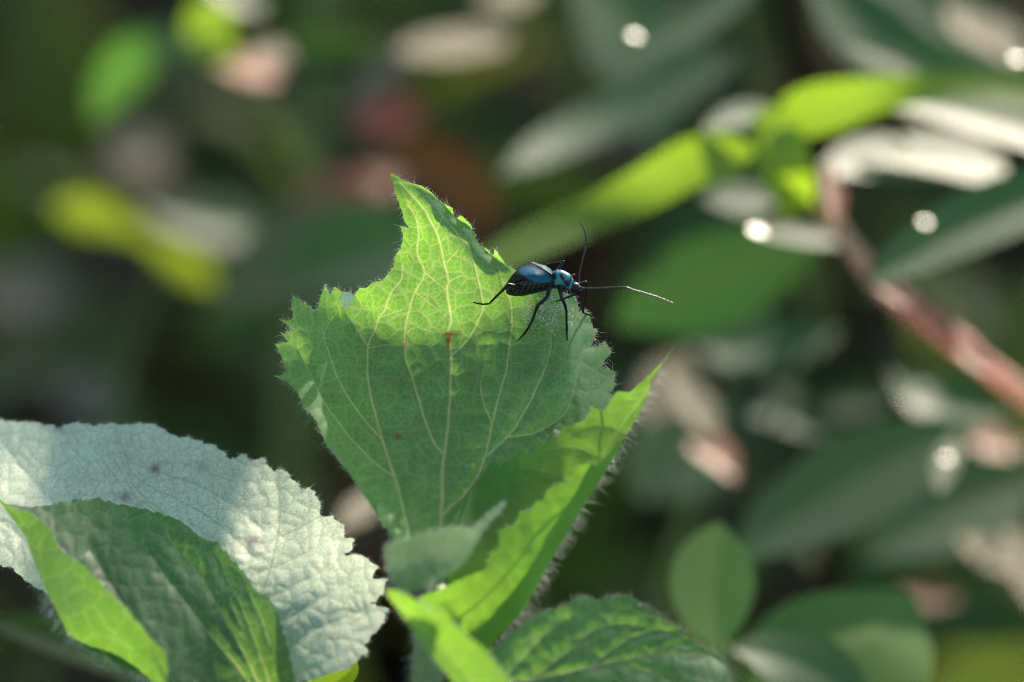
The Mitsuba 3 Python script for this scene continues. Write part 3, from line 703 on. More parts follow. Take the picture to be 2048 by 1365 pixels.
L1_OUT = [(787, 352), (807, 361), (841, 373), (863, 387), (882, 403), (902, 418), (911, 434), (925, 436), (941, 451), (946, 462), (957, 485), (974, 499), (984, 511), (992, 504), (1010, 526), (1027, 538), (1060, 554), (1100, 574), (1140, 588),
          (1149, 591), (1154, 606), (1159, 621), (1171, 622), (1181, 637), (1186, 654), (1193, 661), (1190, 676), (1184, 691), (1196, 692), (1211, 690), (1220, 705), (1213, 718), (1208, 735), (1227, 747), (1226, 775), (1222, 786), (1232, 800),
          (1200, 850), (1140, 915), (1060, 985), (980, 1045), (900, 1110), (850, 1120), (800, 1105),
          (786, 1081), (776, 1066), (741, 1011), (700, 951), (660, 896), (635, 850), (618, 826), (607, 815), (603, 803), (590, 780), (576, 766), (562, 755), (572, 741), (565, 720), (560, 704), (555, 690), (573, 684), (569, 671), (581, 658), (567, 643), (583, 638), (586, 614), (590, 598),
          (615, 612), (632, 619), (638, 606), (644, 590), (651, 576), (660, 586), (671, 578), (684, 583), (696, 585), (707, 590), (718, 579), (732, 575), (746, 566), (763, 560), (777, 545), (786, 532), (790, 518), (799, 503), (808, 507), (803, 496), (806, 471), (804, 456), (815, 453), (808, 436), (796, 401), (790, 382)]
L1_DEPTH = [(880, 1100, -12.2), (800, 1090, -12.8), (886, 930, -7.2), (899, 800, -3.2), (893, 580, 0.5), (870, 470, 0.1), (840, 410, -0.5), (790, 355, -1.2), (780, 570, 0.2), (740, 600, 0.3), (800, 520, 0.3),
            (690, 600, -0.3), (690, 650, -0.2), (660, 600, -1.1), (660, 650, -1.4), (620, 640, -2.7), (620, 620, -2.4), (580, 650, -4.0), (590, 610, -3.4), (580, 740, -4.7), (640, 850, -7.2), (740, 1000, -11.2), (660, 720, -2.9), (700, 850, -5.6), (640, 780, -4.9),
            (1020, 545, 0.6), (960, 500, 0.4), (1150, 600, 2.2), (1190, 680, 0.7), (1220, 760, -0.8), (1100, 760, -3.8), (1020, 760, -3.9), (1020, 820, -5.3), (1180, 850, -4.4), (1100, 850, -5.3), (980, 930, -7.3), (1000, 1000, -9.0)]
for _x, _y in ((720, 668), (770, 690), (830, 694), (890, 690), (940, 676), (990, 652), (1040, 625), (1080, 600)):     # the fold across the leaf
    L1_DEPTH += [(_x, _y - 64, 0.55), (_x, _y - 30, 0.42), (_x, _y - 4, 0.05), (_x, _y + 24, -0.62), (_x, _y + 60, -1.5)]
L1_VEINS = [
    (4.6, [(881, 1075), (884, 990), (886, 931), (890, 906), (899, 805), (902, 710), (897, 666), (902, 641), (894, 582), (896, 560), (885, 513), (873, 468), (854, 432), (840, 410), (818, 385), (799, 365)]),
    (3.4, [(886, 908), (866, 881), (841, 810), (826, 760), (811, 715), (809, 671), (821, 613), (830, 585), (849, 546), (835, 507), (838, 468), (831, 435), (815, 410)]),
    (3.8, [(822, 1085), (817, 1065), (796, 976), (771, 901), (756, 846), (738, 770), (736, 695), (751, 660), (759, 635), (771, 618), (783, 585), (804, 557), (804, 529)]),
    (2.4, [(737, 696), (721, 671), (707, 646), (693, 627)]),
    (2.6, [(764, 878), (716, 825), (680, 765), (660, 714), (648, 674), (657, 649), (671, 629)]),
    (2.4, [(787, 952), (750, 925), (695, 870), (640, 790), (615, 735), (595, 695)]),
    (3.4, [(884, 1030), (936, 981), (966, 926), (984, 851), (1002, 780), (1014, 735), (1018, 692), (1024, 650), (1020, 605), (1010, 581), (1002, 549), (997, 532)]),
    (3.0, [(975, 912), (1022, 866), (1062, 800), (1087, 745), (1100, 700), (1103, 671), (1115, 640)]),
    (2.2, [(1010, 876), (1070, 866), (1122, 835), (1142, 800), (1152, 760), (1157, 730), (1170, 690)]),
    (2.8, [(904, 712), (938, 677), (957, 641), (966, 613), (963, 590), (955, 554), (949, 529), (938, 496), (927, 482), (902, 451), (885, 432), (879, 418)]),
    (2.0, [(984, 850), (962, 785), (970, 730), (976, 690)]),
    (1.8, [(849, 546), (870, 562), (892, 580)]),
    (1.7, [(809, 671), (830, 655), (848, 660), (893, 668)]),
    (1.7, [(885, 432), (876, 455), (873, 468)]),
    (1.6, [(893, 525), (920, 495), (927, 482)]),
    (1.6, [(896, 565), (925, 552), (955, 560)]),
    (1.6, [(830, 585), (862, 608), (897, 640)]),
    (1.6, [(737, 696), (775, 690), (809, 690)]),
    (1.6, [(759, 635), (790, 625), (821, 613)]),
    (1.6, [(966, 613), (990, 600), (1020, 605)])]
RIM = np.array([(787, 352), (841, 373), (882, 403), (911, 434), (941, 455), (957, 485), (984, 511), (1027, 538), (1060, 554), (1100, 574)], float)
rim_tree = cKDTree(curve(RIM, 120))


def l1_extra(q, b):
    d, _ = rim_tree.query(q)
    return 1.1 * np.clip((q[:, 1] - 345) / 60, 0.3, 1) * np.clip((1045 - q[:, 0]) / 60, 0, 1) * np.exp(-(d / 13.0) ** 1.5)              # the far margin of the tip is rolled back


def l1_spots(q):
    s = 0
    for x, y, rx, ry, a in ((897, 678, 6, 14, 1.0), (906, 669, 20, 3, 0.7), (809, 690, 4, 13, 0.5), (842, 686, 14, 4, 0.35), (795, 873, 5, 5, 1.6), (1190, 675, 5, 10, 0.6)):
        s = s + a * np.exp(-(((q[:, 0] - x) / rx) ** 2 + ((q[:, 1] - y) / ry) ** 2))
    return s * (0.6 + 0.8 * meshkit.noise(np.c_[q / 5, q[:, 0] * 0]))


L1 = Blade(L1_OUT, L1_DEPTH, L1_VEINS, step=1.9, relief=0.34, quilt=0.2, tooth=0.5, boost=lambda q: 0.55 + 0.75 * np.clip((q[:, 1] - 690) / 90, 0, 1) * np.clip((q[:, 0] - 0.35 * (q[:, 1] - 700) - 590) / 90, 0, 1) * np.clip((1190 - q[:, 0]) / 90, 0, 1), fine=(0.42, 0.34), smooth=0.02, extra=l1_extra, spots=l1_spots, seed=1)
h = [margin_hair(L1, 1100, 0.4, spread=0.4, radius=0.007), surface_hair(L1, 2500, 0.2, 0.005), margin_hair(L1, 160, 0.8, lambda q: (q[:, 1] > 800) & (q[:, 0] < 800), radius=0.01)]
tag(emit(herb + '__leaf', [L1], 'mat_herb', h), 'eaten top leaf with a pointed tip')

# a flap of tissue folded over at the eaten edge
fl = Blade([(683, 588), (696, 584), (706, 592), (708, 606), (700, 616), (688, 617), (681, 604)], [(683, 590, -1.3), (706, 592, -1.2), (695, 617, -1.0), (690, 600, -1.6)], step=2, relief=0.0, fine=(0, 0), seed=5)
tag(put(herb + '__leaf__flap', fl.v, fl.f, 'mat_silver', uv=fl.uv, normals=fl.n), 'small bluish flap at the eaten edge')

# the folded leaf to the right
KEEL = [(1348, 692), (1308, 755), (1293, 795), (1267, 846), (1237, 896), (1202, 956), (1167, 1011), (1117, 1096), (1082, 1157), (1042, 1222), (992, 1282), (965, 1320)]
FAR_OUT = KEEL + [(900, 1290), (870, 1200), (880, 1130), (892, 1080), (915, 1030), (940, 985), (966, 946), (972, 935), (986, 925), (1000, 930), (1012, 923), (1030, 912), (1039, 896), (1052, 906), (1067, 896), (1077, 881), (1088, 886), (1097, 876), (1115, 872), (1127, 855), (1147, 850), (1170, 838), (1187, 820), (1210, 815), (1235, 788), (1262, 780), (1293, 755), (1323, 725)]
NEAR_OUT = [(1240, 884), (1232, 887), (1222, 900), (1197, 926), (1180, 928), (1157, 937), (1137, 961), (1118, 968), (1097, 981), (1086, 998), (1072, 1006), (1060, 1020), (1042, 1026), (1034, 1042), (1022, 1051), (1001, 1066), (997, 1091), (984, 1106), (976, 1122), (964, 1139), (930, 1155), (880, 1180), (845, 1200), (850, 1260), (900, 1320), (965, 1330)] + KEEL[::-1][:-4]
KEEL_D = [(1348, 692, -11), (1293, 795, -11.4), (1237, 896, -12), (1202, 956, -12.5), (1117, 1096, -14), (1042, 1222, -15.5), (970, 1315, -16.5)]
FAR_D = KEEL_D + [(1187, 820, -9), (1077, 881, -8.6), (986, 926, -8.6), (940, 985, -10.2), (890, 1090, -13.6), (880, 1200, -14.5), (1060, 990, -10.4), (1262, 780, -10.6)]
NEAR_D = [(1237, 896, -12.2), (1202, 956, -12.7), (1117, 1096, -14.2), (1042, 1222, -15.7), (970, 1315, -16.7), (1232, 887, -12.4), (1157, 937, -13.6), (1097, 981, -15), (1022, 1051, -17.2), (964, 1139, -19), (930, 1155, -19.6), (845, 1200, -20.6), (880, 1180, -20.3), (900, 1300, -18.4)]
FAR = Blade(FAR_OUT, FAR_D, tooth=0.5, veins=[(3.0, [(1335, 715), (1280, 800), (1210, 900), (1100, 1080)]), (2.2, [(1258, 870), (1200, 850), (1160, 858)]), (2.2, [(1215, 920), (1150, 895), (1090, 900)]), (2.2, [(1170, 980), (1100, 945), (1040, 935)]), (2.2, [(1110, 1050), (1040, 1010), (990, 985)]), (2.0, [(1300, 790), (1270, 800), (1250, 800)])], step=3.4, relief=0.12, cells=(44, 15), fine=(0.45, 0.15), seed=21)
NEAR = Blade(NEAR_OUT, NEAR_D, [], tooth=0.5, step=4, relief=0.2, cells=(40, 14), fine=(0.2, 0.1), seed=22)
kp = W(*np.array([(x, y, z) for x, y, z in curve(KEEL_D, 60)]).T)
kd = np.tile(cdir([0.8, -0.1, -0.45]), (60, 1))
h = [margin_hair(FAR, 420, 0.4, lambda q: (q[:, 1] < 960) & (q[:, 0] < 1250), radius=0.008), margin_hair(NEAR, 260, 0.35, lambda q: q[:, 1] < 1130, radius=0.008), line_hair(kp[4:], kd[4:], 230, 1.0, 0.011, 0.3), surface_hair(FAR, 400, 0.2, 0.006)]
tag(emit(herb + '__leaf', [FAR, NEAR], 'mat_fold', h), 'leaf folded along its midrib, right of the eaten leaf')

# the young leaf in front
L3 = Blade([(1007, 1007), (989, 1032), (964, 1061), (946, 1087), (928, 1119), (899, 1144), (866, 1162), (838, 1180), (816, 1188), (794, 1175), (780, 1152), (771, 1119), (772, 1092), (794, 1083), (812, 1082), (830, 1072), (850, 1070), (866, 1061), (882, 1062), (899, 1053), (912, 1060), (924, 1053), (940, 1062), (953, 1054), (971, 1036)],
           [(1007, 1007, -21), (953, 1054, -22), (870, 1061, -21), (780, 1090, -20), (775, 1130, -23), (816, 1188, -26), (899, 1144, -27), (950, 1080, -24.5), (860, 1110, -24.5)],
           [(3, [(780, 1120), (840, 1112), (900, 1095), (950, 1068), (1000, 1015)])] + [(2.0, [(800 + 28 * i, 1119 - 5 * i), (812 + 28 * i, 1098 - 5 * i), (832 + 28 * i, 1078 - 5 * i)]) for i in range(5)] + [(2.0, [(800 + 28 * i, 1119 - 5 * i), (826 + 26 * i, 1140 - 7 * i), (840 + 24 * i, 1160 - 9 * i)]) for i in range(5)], step=3.5, relief=0.12, cells=(18, 9), fine=(0.3, 0.1), seed=31)
h = [margin_hair(L3, 500, 0.45, radius=0.01), surface_hair(L3, 900, 0.3, 0.008)]
tag(emit(herb + '__leaf', [L3], 'mat_young', h), 'small pale downy leaf in front')

# the narrow leaf that points at the camera
L4 = Blade([(771, 1182), (780, 1178), (794, 1181), (823, 1195), (859, 1217), (895, 1235), (921, 1260), (957, 1289), (986, 1318), (1011, 1354), (1060, 1430), (1080, 1500), (960, 1520), (906, 1365), (884, 1336), (859, 1307), (838, 1278), (816, 1249), (794, 1217), (776, 1195)],
           [(772, 1184, -27), (823, 1195, -28.5), (816, 1249, -28), (921, 1260, -31), (884, 1336, -30), (1011, 1354, -34), (1060, 1430, -36), (940, 1480, -33), (900, 1300, -30.2)],
           [(3.2, [(776, 1186), (850, 1262), (930, 1350), (1010, 1460)])], step=4.5, relief=0.2, cells=(40, 16), fine=(0.2, 0.1), seed=41)
h = [margin_hair(L4, 300, 0.4, radius=0.012)]
tag(emit(herb + '__leaf', [L4], 'mat_fold', h), 'narrow lime leaf pointing at the viewer')

# the leaf at the lower right of the stem
L5 = Blade([(978, 1316), (1011, 1278), (1040, 1256), (1072, 1231), (1101, 1222), (1130, 1213), (1148, 1199), (1173, 1194), (1185, 1203), (1192, 1203), (1210, 1198), (1239, 1194), (1264, 1194), (1274, 1202), (1272, 1213), (1296, 1216), (1318, 1235), (1333, 1249), (1361, 1258), (1383, 1282), (1408, 1300), (1437, 1311), (1453, 1332), (1462, 1380), (1440, 1440), (1330, 1490), (1150, 1480), (1000, 1430), (930, 1360)],
           [(940, 1360, -19), (1011, 1278, -17), (1101, 1222, -15), (1173, 1194, -13.5), (1264, 1194, -13), (1320, 1235, -14), (1437, 1311, -15), (1450, 1400, -18), (1200, 1300, -15.6), (1200, 1380, -17.5), (1200, 1470, -19.5), (1050, 1360, -17.6)],
           [(4, [(940, 1372), (1060, 1362), (1180, 1335), (1300, 1312), (1400, 1308), (1450, 1330)]), (2.8, [(1060, 1362), (1140, 1300), (1190, 1260), (1240, 1250), (1290, 1255)]), (2.6, [(1180, 1336), (1240, 1290), (1300, 1262), (1340, 1265)]), (2.4, [(1000, 1366), (1050, 1310), (1100, 1262), (1130, 1240)]), (2.4, [(1240, 1324), (1310, 1350), (1370, 1380)]), (2.2, [(1290, 1314), (1350, 1290), (1400, 1305)])], step=3.4, relief=0.24, cells=(42, 15), fine=(0.4, 0.15), saw=(5, 24, lambda c: (c[:, 1] < 1330) * 1.0), seed=51)
h = [margin_hair(L5, 500, 0.35, radius=0.01), surface_hair(L5, 600, 0.2, 0.007)]
tag(emit(herb + '__leaf', [L5], 'mat_herb', h), 'dappled leaf right of the stem')

# the stem
k = curve(np.c_[W([893, 886, 872, 858, 852, 850], [1130, 1170, 1220, 1290, 1400, 1520], [-11, -13.4, -16.5, -18.5, -19.5, -20]), [0.7, 1.0, 1.1, 1.2, 1.25, 1.3]], 40)
base = np.array([k[-1, 0] + 6, k[-1, 1] + 14, ground_z(k[-1:, :2])[0] - 4])
k = np.vstack([k, np.c_[curve([k[-1, :3], (k[-1, :3] + base) / 2 + [3, 2, 0], base], 30)[1:], np.linspace(1.3, 1.9, 29)]])
sv, sf = tube(k[:, :3], k[:, 3], 14)
st = put(herb + '__stem', sv, sf, 'mat_stem', uv=np.zeros((len(sv), 2)))
ang = RNG.uniform(0, 2 * np.pi, 1500)
ii = RNG.integers(0, len(k) - 1, 1500)
ring = np.c_[np.cos(ang), np.sin(ang), np.full(1500, -0.35)]
hv, hf = hair_mesh(k[ii, :3] + ring * [1, 1, 0] * k[ii, 3:4], ring + 0.3 * RNG.normal(size=ring.shape), RNG.uniform(0.4, 1.1, 1500), 0.011)
tag(put(st + '__hair', hv, hf, 'mat_hair'), kind='stuff')

# ---------------------------------------------------------------- its neighbour at the lower left
herb2 = thing('hairy_herb', 'hairy herb at the lower left with a big silvery leaf and a folded green leaf', 'plant')
L6 = Blade([(-90, 848), (-30, 842), (24, 846), (60, 846), (90, 853), (120, 856), (140, 850), (160, 848), (190, 853), (219, 850), (250, 852), (279, 848), (300, 850), (319, 856), (340, 870), (355, 876), (380, 878), (399, 886), (420, 892), (439, 902), (456, 918), (463, 921), (483, 913), (495, 918), (503, 925), (515, 920), (527, 922), (539, 940), (545, 952), (563, 943), (583, 960), (598, 976), (603, 986), (617, 979), (630, 993), (639, 1012), (637, 1026), (641, 1033), (663, 1037), (675, 1046), (687, 1060), (686, 1076), (703, 1080), (702, 1097), (686, 1110), (719, 1112), (735, 1122), (750, 1135), (745, 1156), (767, 1164), (758, 1190), (742, 1210), (768, 1222), (760, 1250), (739, 1274), (728, 1290), (727, 1305), (695, 1331), (639, 1355), (599, 1367), (560, 1400), (450, 1420), (330, 1380), (220, 1290), (120, 1200), (60, 1166), (20, 1135), (-30, 1120), (-90, 1060)],
           [(-90, 850, 11), (160, 848, 11), (319, 856, 10), (463, 920, 6.5), (600, 978, 3.5), (690, 1070, -1), (760, 1165, -6), (760, 1250, -9.6), (640, 1355, -13), (450, 1420, -11.5), (480, 1340, -9), (300, 1050, 1.5), (450, 1120, -3), (600, 1200, -7.2), (150, 1000, 4), (0, 1000, 4), (0, 1120, -1.5), (220, 1290, -9), (540, 1050, 0.6), (100, 900, 9.6), (650, 1130, -4.4)],
           [(4.0, [(430, 1420), (500, 1250), (545, 1120), (560, 1020), (550, 950)])] + [(2.6, [(470 + 12 * i, 1330 - 60 * i), (560 + 12 * i, 1300 - 62 * i), (640 + 14 * i, 1255 - 66 * i), (725 - 22 * i, 1225 - 68 * i)]) for i in range(5)] + [(2.6, [(480 + 12 * i, 1300 - 60 * i), (400 + 4 * i, 1180 - 50 * i), (300 - 10 * i, 1050 - 32 * i), (190 + 20 * i, 900 - 8 * i)]) for i in range(5)] + [(2.2, [(400, 1190), (250, 1120), (100, 1000), (0, 880)]), (2.2, [(420, 1300), (250, 1220), (80, 1100), (-60, 1000)])],
           step=3.0, relief=0.2, cells=(30, 10), fine=(0.6, 0.3), jag=1.0, tooth=0.3, saw=(5, 26, lambda c: (c[:, 1] < 1340) * 1.0), quilt=0.4, spots=lambda q: sum(a * np.exp(-((q[:, 0] - x) ** 2 + (q[:, 1] - y) ** 2) / r**2) for x, y, r, a in ((310, 938, 10, 0.9), (250, 994, 10, 0.7), (405, 935, 12, 0.4), (505, 1085, 16, 0.8), (120, 856, 14, 0.5))), seed=61)
h = [margin_hair(L6, 1200, 0.28, radius=0.012), surface_hair(L6, 12000, 0.16, 0.009)]
tag(emit(herb2 + '__leaf', [L6], 'mat_silver', h), 'big silvery leaf with purple spots')

K7 = [(-40, 960), (0, 1006), (24, 1036), (52, 1076), (68, 1123), (88, 1171), (112, 1219), (136, 1267), (160, 1299), (200, 1330), (255, 1345), (311, 1368), (330, 1440)]
RIGHT7 = K7[1:] + [(420, 1470), (600, 1470), (597, 1420), (589, 1365), (583, 1331), (575, 1299), (567, 1267), (559, 1243), (547, 1215), (538, 1200), (531, 1190), (520, 1190), (511, 1183), (495, 1163), (479, 1139), (459, 1115), (443, 1099), (431, 1085), (415, 1082), (399, 1075), (385, 1062), (371, 1051), (351, 1037), (335, 1034), (319, 1027), (304, 1026), (287, 1019), (270, 1018), (255, 1011), (240, 1012), (223, 1005), (208, 1003), (192, 997), (175, 1003), (160, 1001), (128, 1007), (96, 1011), (60, 1015)]
R7D = [(0, 1006, -8), (68, 1123, -11), (136, 1267, -14.5), (311, 1368, -15.6), (330, 1440, -17), (60, 1015, -7), (192, 997, -5.2), (350, 1037, -5.8), (480, 1139, -8.6), (550, 1215, -12.8), (583, 1331, -17), (600, 1450, -19.4), (470, 1320, -12.7), (400, 1200, -10), (250, 1120, -8.6), (520, 1400, -14.2), (430, 1420, -14.6), (535, 1280, -13.4)]
V7 = [(3.6, [(330, 1430), (200, 1300), (110, 1170), (40, 1050)]), (3.2, [(520, 1400), (480, 1340), (420, 1270), (350, 1180), (300, 1110)]), (3.0, [(540, 1420), (500, 1330), (450, 1240), (400, 1150), (350, 1095), (330, 1060)]), (2.6, [(560, 1440), (530, 1340), (490, 1230), (460, 1170), (440, 1120)]), (2.4, [(480, 1250), (462, 1210), (466, 1190), (485, 1175)]), (2.4, [(360, 1420), (300, 1300), (240, 1200), (180, 1100)]), (2.2, [(540, 1290), (520, 1230), (500, 1190), (480, 1150)])]
R7 = Blade(RIGHT7, R7D, V7, step=3.2, relief=0.22, cells=(36, 13), fine=(0.35, 0.15), saw=(4, 24, lambda c: (c[:, 0] + 0.9 * c[:, 1] > 1010 + 0.0 * c[:, 0]) * (c[:, 1] < 0.75 * c[:, 0] + 930) * 1.0), seed=71)
LEFT7 = [(0, 1000), (24, 1015), (60, 1027), (84, 1043), (102, 1059), (106, 1072), (112, 1087), (132, 1111), (150, 1120), (168, 1131), (184, 1150), (199, 1163), (212, 1180), (223, 1187), (240, 1206), (255, 1219), (268, 1238), (279, 1247), (296, 1270), (311, 1287), (331, 1303), (336, 1339), (330, 1400), (330, 1440)] + K7[::-1][1:]
L7D = [(0, 1006, -8.3), (68, 1123, -11.3), (136, 1267, -14.8), (311, 1368, -15.9), (330, 1440, -17.3), (60, 1027, -10.5), (132, 1111, -14.5), (223, 1187, -18), (311, 1287, -21), (336, 1339, -22), (-40, 960, -7)]
L7 = Blade(LEFT7, L7D, [], step=4, relief=0.3, cells=(46, 16), fine=(0.25, 0.1), seed=72)
kp = W(*np.array(curve([(68, 1123, -12.3), (136, 1267, -16.3), (311, 1368, -21.3)], 40)).T)
h = [margin_hair(R7, 600, 0.3, lambda q: q[:, 0] + q[:, 1] > 1200, radius=0.01), margin_hair(L7, 260, 0.35, radius=0.01), surface_hair(R7, 2600, 0.18, 0.007), line_hair(kp, np.tile(cdir([-0.6, -0.1, -0.7]), (40, 1)), 160, 0.9, 0.02)]
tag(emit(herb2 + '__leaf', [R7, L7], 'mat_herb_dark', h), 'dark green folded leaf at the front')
bg_leaf(herb2 + '__leaf', [(330, 1440, 30, 30), (260, 1330, 60, 80), (160, 1290, 70, 80), (60, 1260, 76, 60), (-30, 1240, 80, 10)], (0.0, -0.80, 0.60), 'mat_under', label='blurred lower leaf')
bg_leaf(herb2 + '__leaf', [(480, 1480, -4, 30), (600, 1410, -6, 60), (690, 1350, -8, 46), (712, 1318, -9, 6)], (-0.1, -0.9, 0.3), 'mat_lime')
a = W(400, 1440, -20)
k = curve([a, a + [4, 6, -60], [a[0] + 8, a[1] + 20, ground_z(a[:2])[0] - 4]], 30)
sv, sf = tube(k, np.linspace(1.3, 1.8, 30), 12)
put(herb2 + '__stem', sv, sf, 'mat_stem', uv=np.zeros((len(sv), 2)))


# ---------------------------------------------------------------- the insect
def bc(px, py, dd):
    return cam(px, py, dd)


def skin(chains, edge, smooth=8):
    """chains of (px, py, dd, radius px) -> one continuous closed surface (camera-frame mm)"""
    tot = None
    for ch in chains:
        pts = [(bc(*c[:3]), c[3] * PX) for c in ch]
        for (a, ra), (b, rb) in zip(pts[:-1], pts[1:]):
            seg = 20 if max(ra, rb) > 0.4 else 12
            s = m3.Manifold.sphere(ra, seg).translate(a.tolist()) + m3.Manifold.sphere(rb, seg).translate(b.tolist())
            s = s.hull()
            tot = s if tot is None else tot + s
    tot = tot.refine_to_length(edge)
    m = tot.to_mesh()
    tm = trimesh.Trimesh(m.vert_properties[:, :3], m.tri_verts, process=True)
    trimesh.smoothing.filter_taubin(tm, lamb=0.5, nu=0.52, iterations=smooth)
    return np.array(tm.vertices), np.array(tm.faces)


def on_leaf(px, py, lift=0.0):
    return float(L1.depth([(px, py)])[0]) - 0.24 - lift


B0 = on_leaf(1080, 590) - 2.2                         # the depth of the insect's long axis
bug = thing('insect', 'black and teal blue bug with long antennae standing on the eaten leaf', 'insect')
# trunk: abdomen, thorax, collar, head
TRUNK = [(1020, 582, B0 + 0.8, 9), (1029, 577, B0 + 0.7, 16), (1044, 570, B0 + 0.5, 23), (1062, 563, B0 + 0.3, 26), (1082, 561, B0, 23), (1100, 561, B0 - 0.2, 18), (1112, 559, B0 - 0.3, 16.5), (1121, 558, B0 - 0.3, 18), (1130, 561, B0 - 0.4, 16), (1140, 569, B0 - 0.5, 10.5), (1145, 573, B0 - 0.5, 10), (1151, 576, B0 - 0.6, 11), (1156, 582, B0 - 0.6, 8), (1157, 587, B0 - 0.6, 5)]
LEGS = [
    [(1098, 572, B0 - 0.7, 6.5), (1097, 586, B0 - 1.0, 4.2), (1093, 596, B0 - 1.1, 3.9), (1076, 611, B0 - 0.9, 3.6), (1071, 623, B0 - 0.5, 2.7), (1064, 643, 0, 2.5), (1055, 659, 0, 2.4), (1049, 667, 0, 2.1), (1042, 675, 0, 1.6), (1035, 681, 0, 1.3)],
    [(1121, 575, B0 - 0.8, 6), (1121, 587, B0 - 1.2, 4.0), (1124, 598, B0 - 1.2, 3.8), (1130, 610, B0 - 1.0, 3.3), (1133, 623, B0 - 0.6, 2.7), (1133, 645, 0, 2.4), (1134, 660, 0, 2.5), (1134, 671, 0, 1.6), (1135, 681, 0, 1.3)],
    [(1040, 576, B0 - 0.4, 6), (1026, 572, B0 - 0.9, 4.2), (1016, 570, B0 - 1.0, 4.0), (1007, 579, B0 - 0.9, 3.3), (998, 588, 0, 2.7), (985, 601, 0, 2.4), (978, 608, 0, 2.2), (966, 609, 0, 1.9), (953, 607, 0, 1.5), (947, 605, 0, 1.2)],
    [(1143, 572, B0 + 0.4, 6), (1159, 569, B0 + 0.2, 3.8), (1171, 565, B0 + 0.3, 3.5), (1173, 571, B0 + 0.4, 3.0), (1170, 596, 0, 2.4), (1166, 615, 0, 2.5), (1166, 626, 0, 2.2), (1174, 628, 0, 1.6), (1181, 630, 0, 1.5), (1187, 636, 0, 1.1)],
    [(1108, 552, B0 + 0.7, 6), (1117, 540, B0 + 1.2, 4.2), (1124, 530, B0 + 1.3, 4.0), (1127, 524, B0 + 1.3, 3.2), (1112, 526, B0 + 1.7, 2.3), (1090, 531, B0 + 2.2, 2.2), (1062, 541, B0 + 2.7, 2.0), (1050, 552, B0 + 2.9, 1.6)],
    [(1130, 560, B0 + 0.6, 6), (1141, 556, B0 + 1.1, 3.6), (1148, 551, B0 + 1.3, 3.6), (1149, 556, B0 + 1.6, 2.6), (1146, 572, B0 + 2.0, 2.2), (1144, 585, B0 + 2.4, 2.0)]]
for leg in LEGS:                                       # dd = 0 marks the joints between the last raised one and the foot, which stands on the leaf
    last = max(i for i, j in enumerate(leg) if j[2] != 0)
    if last < len(leg) - 1:
        foot = [i for i in range(last + 1, len(leg))]
        d0 = leg[last][2]
        touch = len(leg) - 3
        for i in foot:
            x, y, _, r = leg[i]
            s = on_leaf(x, y) - r * PX
            w = min(1.0, (i - last) / max(1, touch - last))
            leg[i] = (x, y, s * w + min(d0, s) * (1 - w), r)
BEAK = [(1155, 586, B0 - 0.6, 4.5), (1148, 590, B0 - 0.8, 3.2), (1141, 593, B0 - 0.8, 2.6), (1125, 599, B0 - 0.5, 2.2), (1111, 603, B0 - 0.2, 1.3)]
v, f = skin([TRUNK] + LEGS + [BEAK], 0.085, 5)
px = 1024 + v[:, 0] / (PX * v[:, 1] / FOCUS)
py = 682.5 - v[:, 2] / (PX * v[:, 1] / FOCUS)
near_leg = np.min([cKDTree(np.array([bc(*j[:3]) for j in curve([c[:3] for c in leg], 80)])).query(v)[0] for leg in LEGS + [BEAK]], 0)
tr = curve([c for c in TRUNK], 160)
dt, it = cKDTree(np.array([bc(*c[:3]) for c in tr])).query(v)
s = it / 159.0
trunk = np.clip((near_leg - 0.2) / 0.06, 0, 1) * np.clip((tr[it, 3] * PX * 1.15 - dt) / 0.05, 0, 1)
dorsal = (v - np.array([bc(*c[:3]) for c in tr])[it])[:, 2] / (tr[it, 3] * PX)       # 1 on the back, -1 below


def band(x, a, b, e):
    return np.clip((x - a) / e, 0, 1) * np.clip((b - x) / e, 0, 1)


stripe = np.clip(np.sin((px + 0.55 * py) * 0.66) * 1.2 - 0.2, 0, 1) * band(px, 1012, 1092, 3) * np.clip((0.25 - dorsal) / 0.1, 0, 1) * np.clip((dorsal + 0.8) / 0.2, 0, 1) * trunk * 0.6
prono = np.maximum(band(px + 0.15 * (py - 560), 1110, 1140, 1.2), 0) * np.clip((dorsal + 0.75) / 0.12, 0, 1)
hole = np.exp(-(((px - 1125) * 0.85 + (py - 557) * -0.55) ** 2 / 14 + ((px - 1125) * 0.55 + (py - 557) * 0.85) ** 2 / 110) * 1.0) + np.exp(-(((px - 1128) ** 2) / 24 + ((py - 546) ** 2) / 10)) + np.exp(-(((px - 1136) ** 2) / 30 + ((py - 567) ** 2) / 40))
prono = prono * np.clip(1.6 - 2.6 * hole, 0, 1)
collar = band(px + 0.35 * (py - 570), 1139.5, 1144.5, 0.8)
teal = np.clip(np.maximum(prono, collar) * trunk, 0, 1)
put(bug + '__body', to_world(v), f, 'mat_bug', uv=np.c_[teal, np.clip(stripe, 0, 1)])


rr, dd_ = [], []
for leg in LEGS:
    c = to_world(cam(*curve([c[:3] for c in leg], 60)[14:].T))
    i = RNG.integers(0, len(c) - 1, 34)
    tg = c[i + 1] - c[i]
    tg /= np.linalg.norm(tg, axis=1, keepdims=True)
    o = np.cross(tg, RNG.normal(size=tg.shape))
    o /= np.linalg.norm(o, axis=1, keepdims=True)
    rr.append(c[i] + o * 0.06)
    dd_.append(o + 0.8 * tg)
hv, hf = hair_mesh(np.vstack(rr), np.vstack(dd_), RNG.uniform(0.12, 0.24, 34 * 6), 0.009)
tag(put(bug + '__bristle', hv, hf, 'mat_bug_black', uv=np.zeros((len(hv), 2))), kind='stuff')


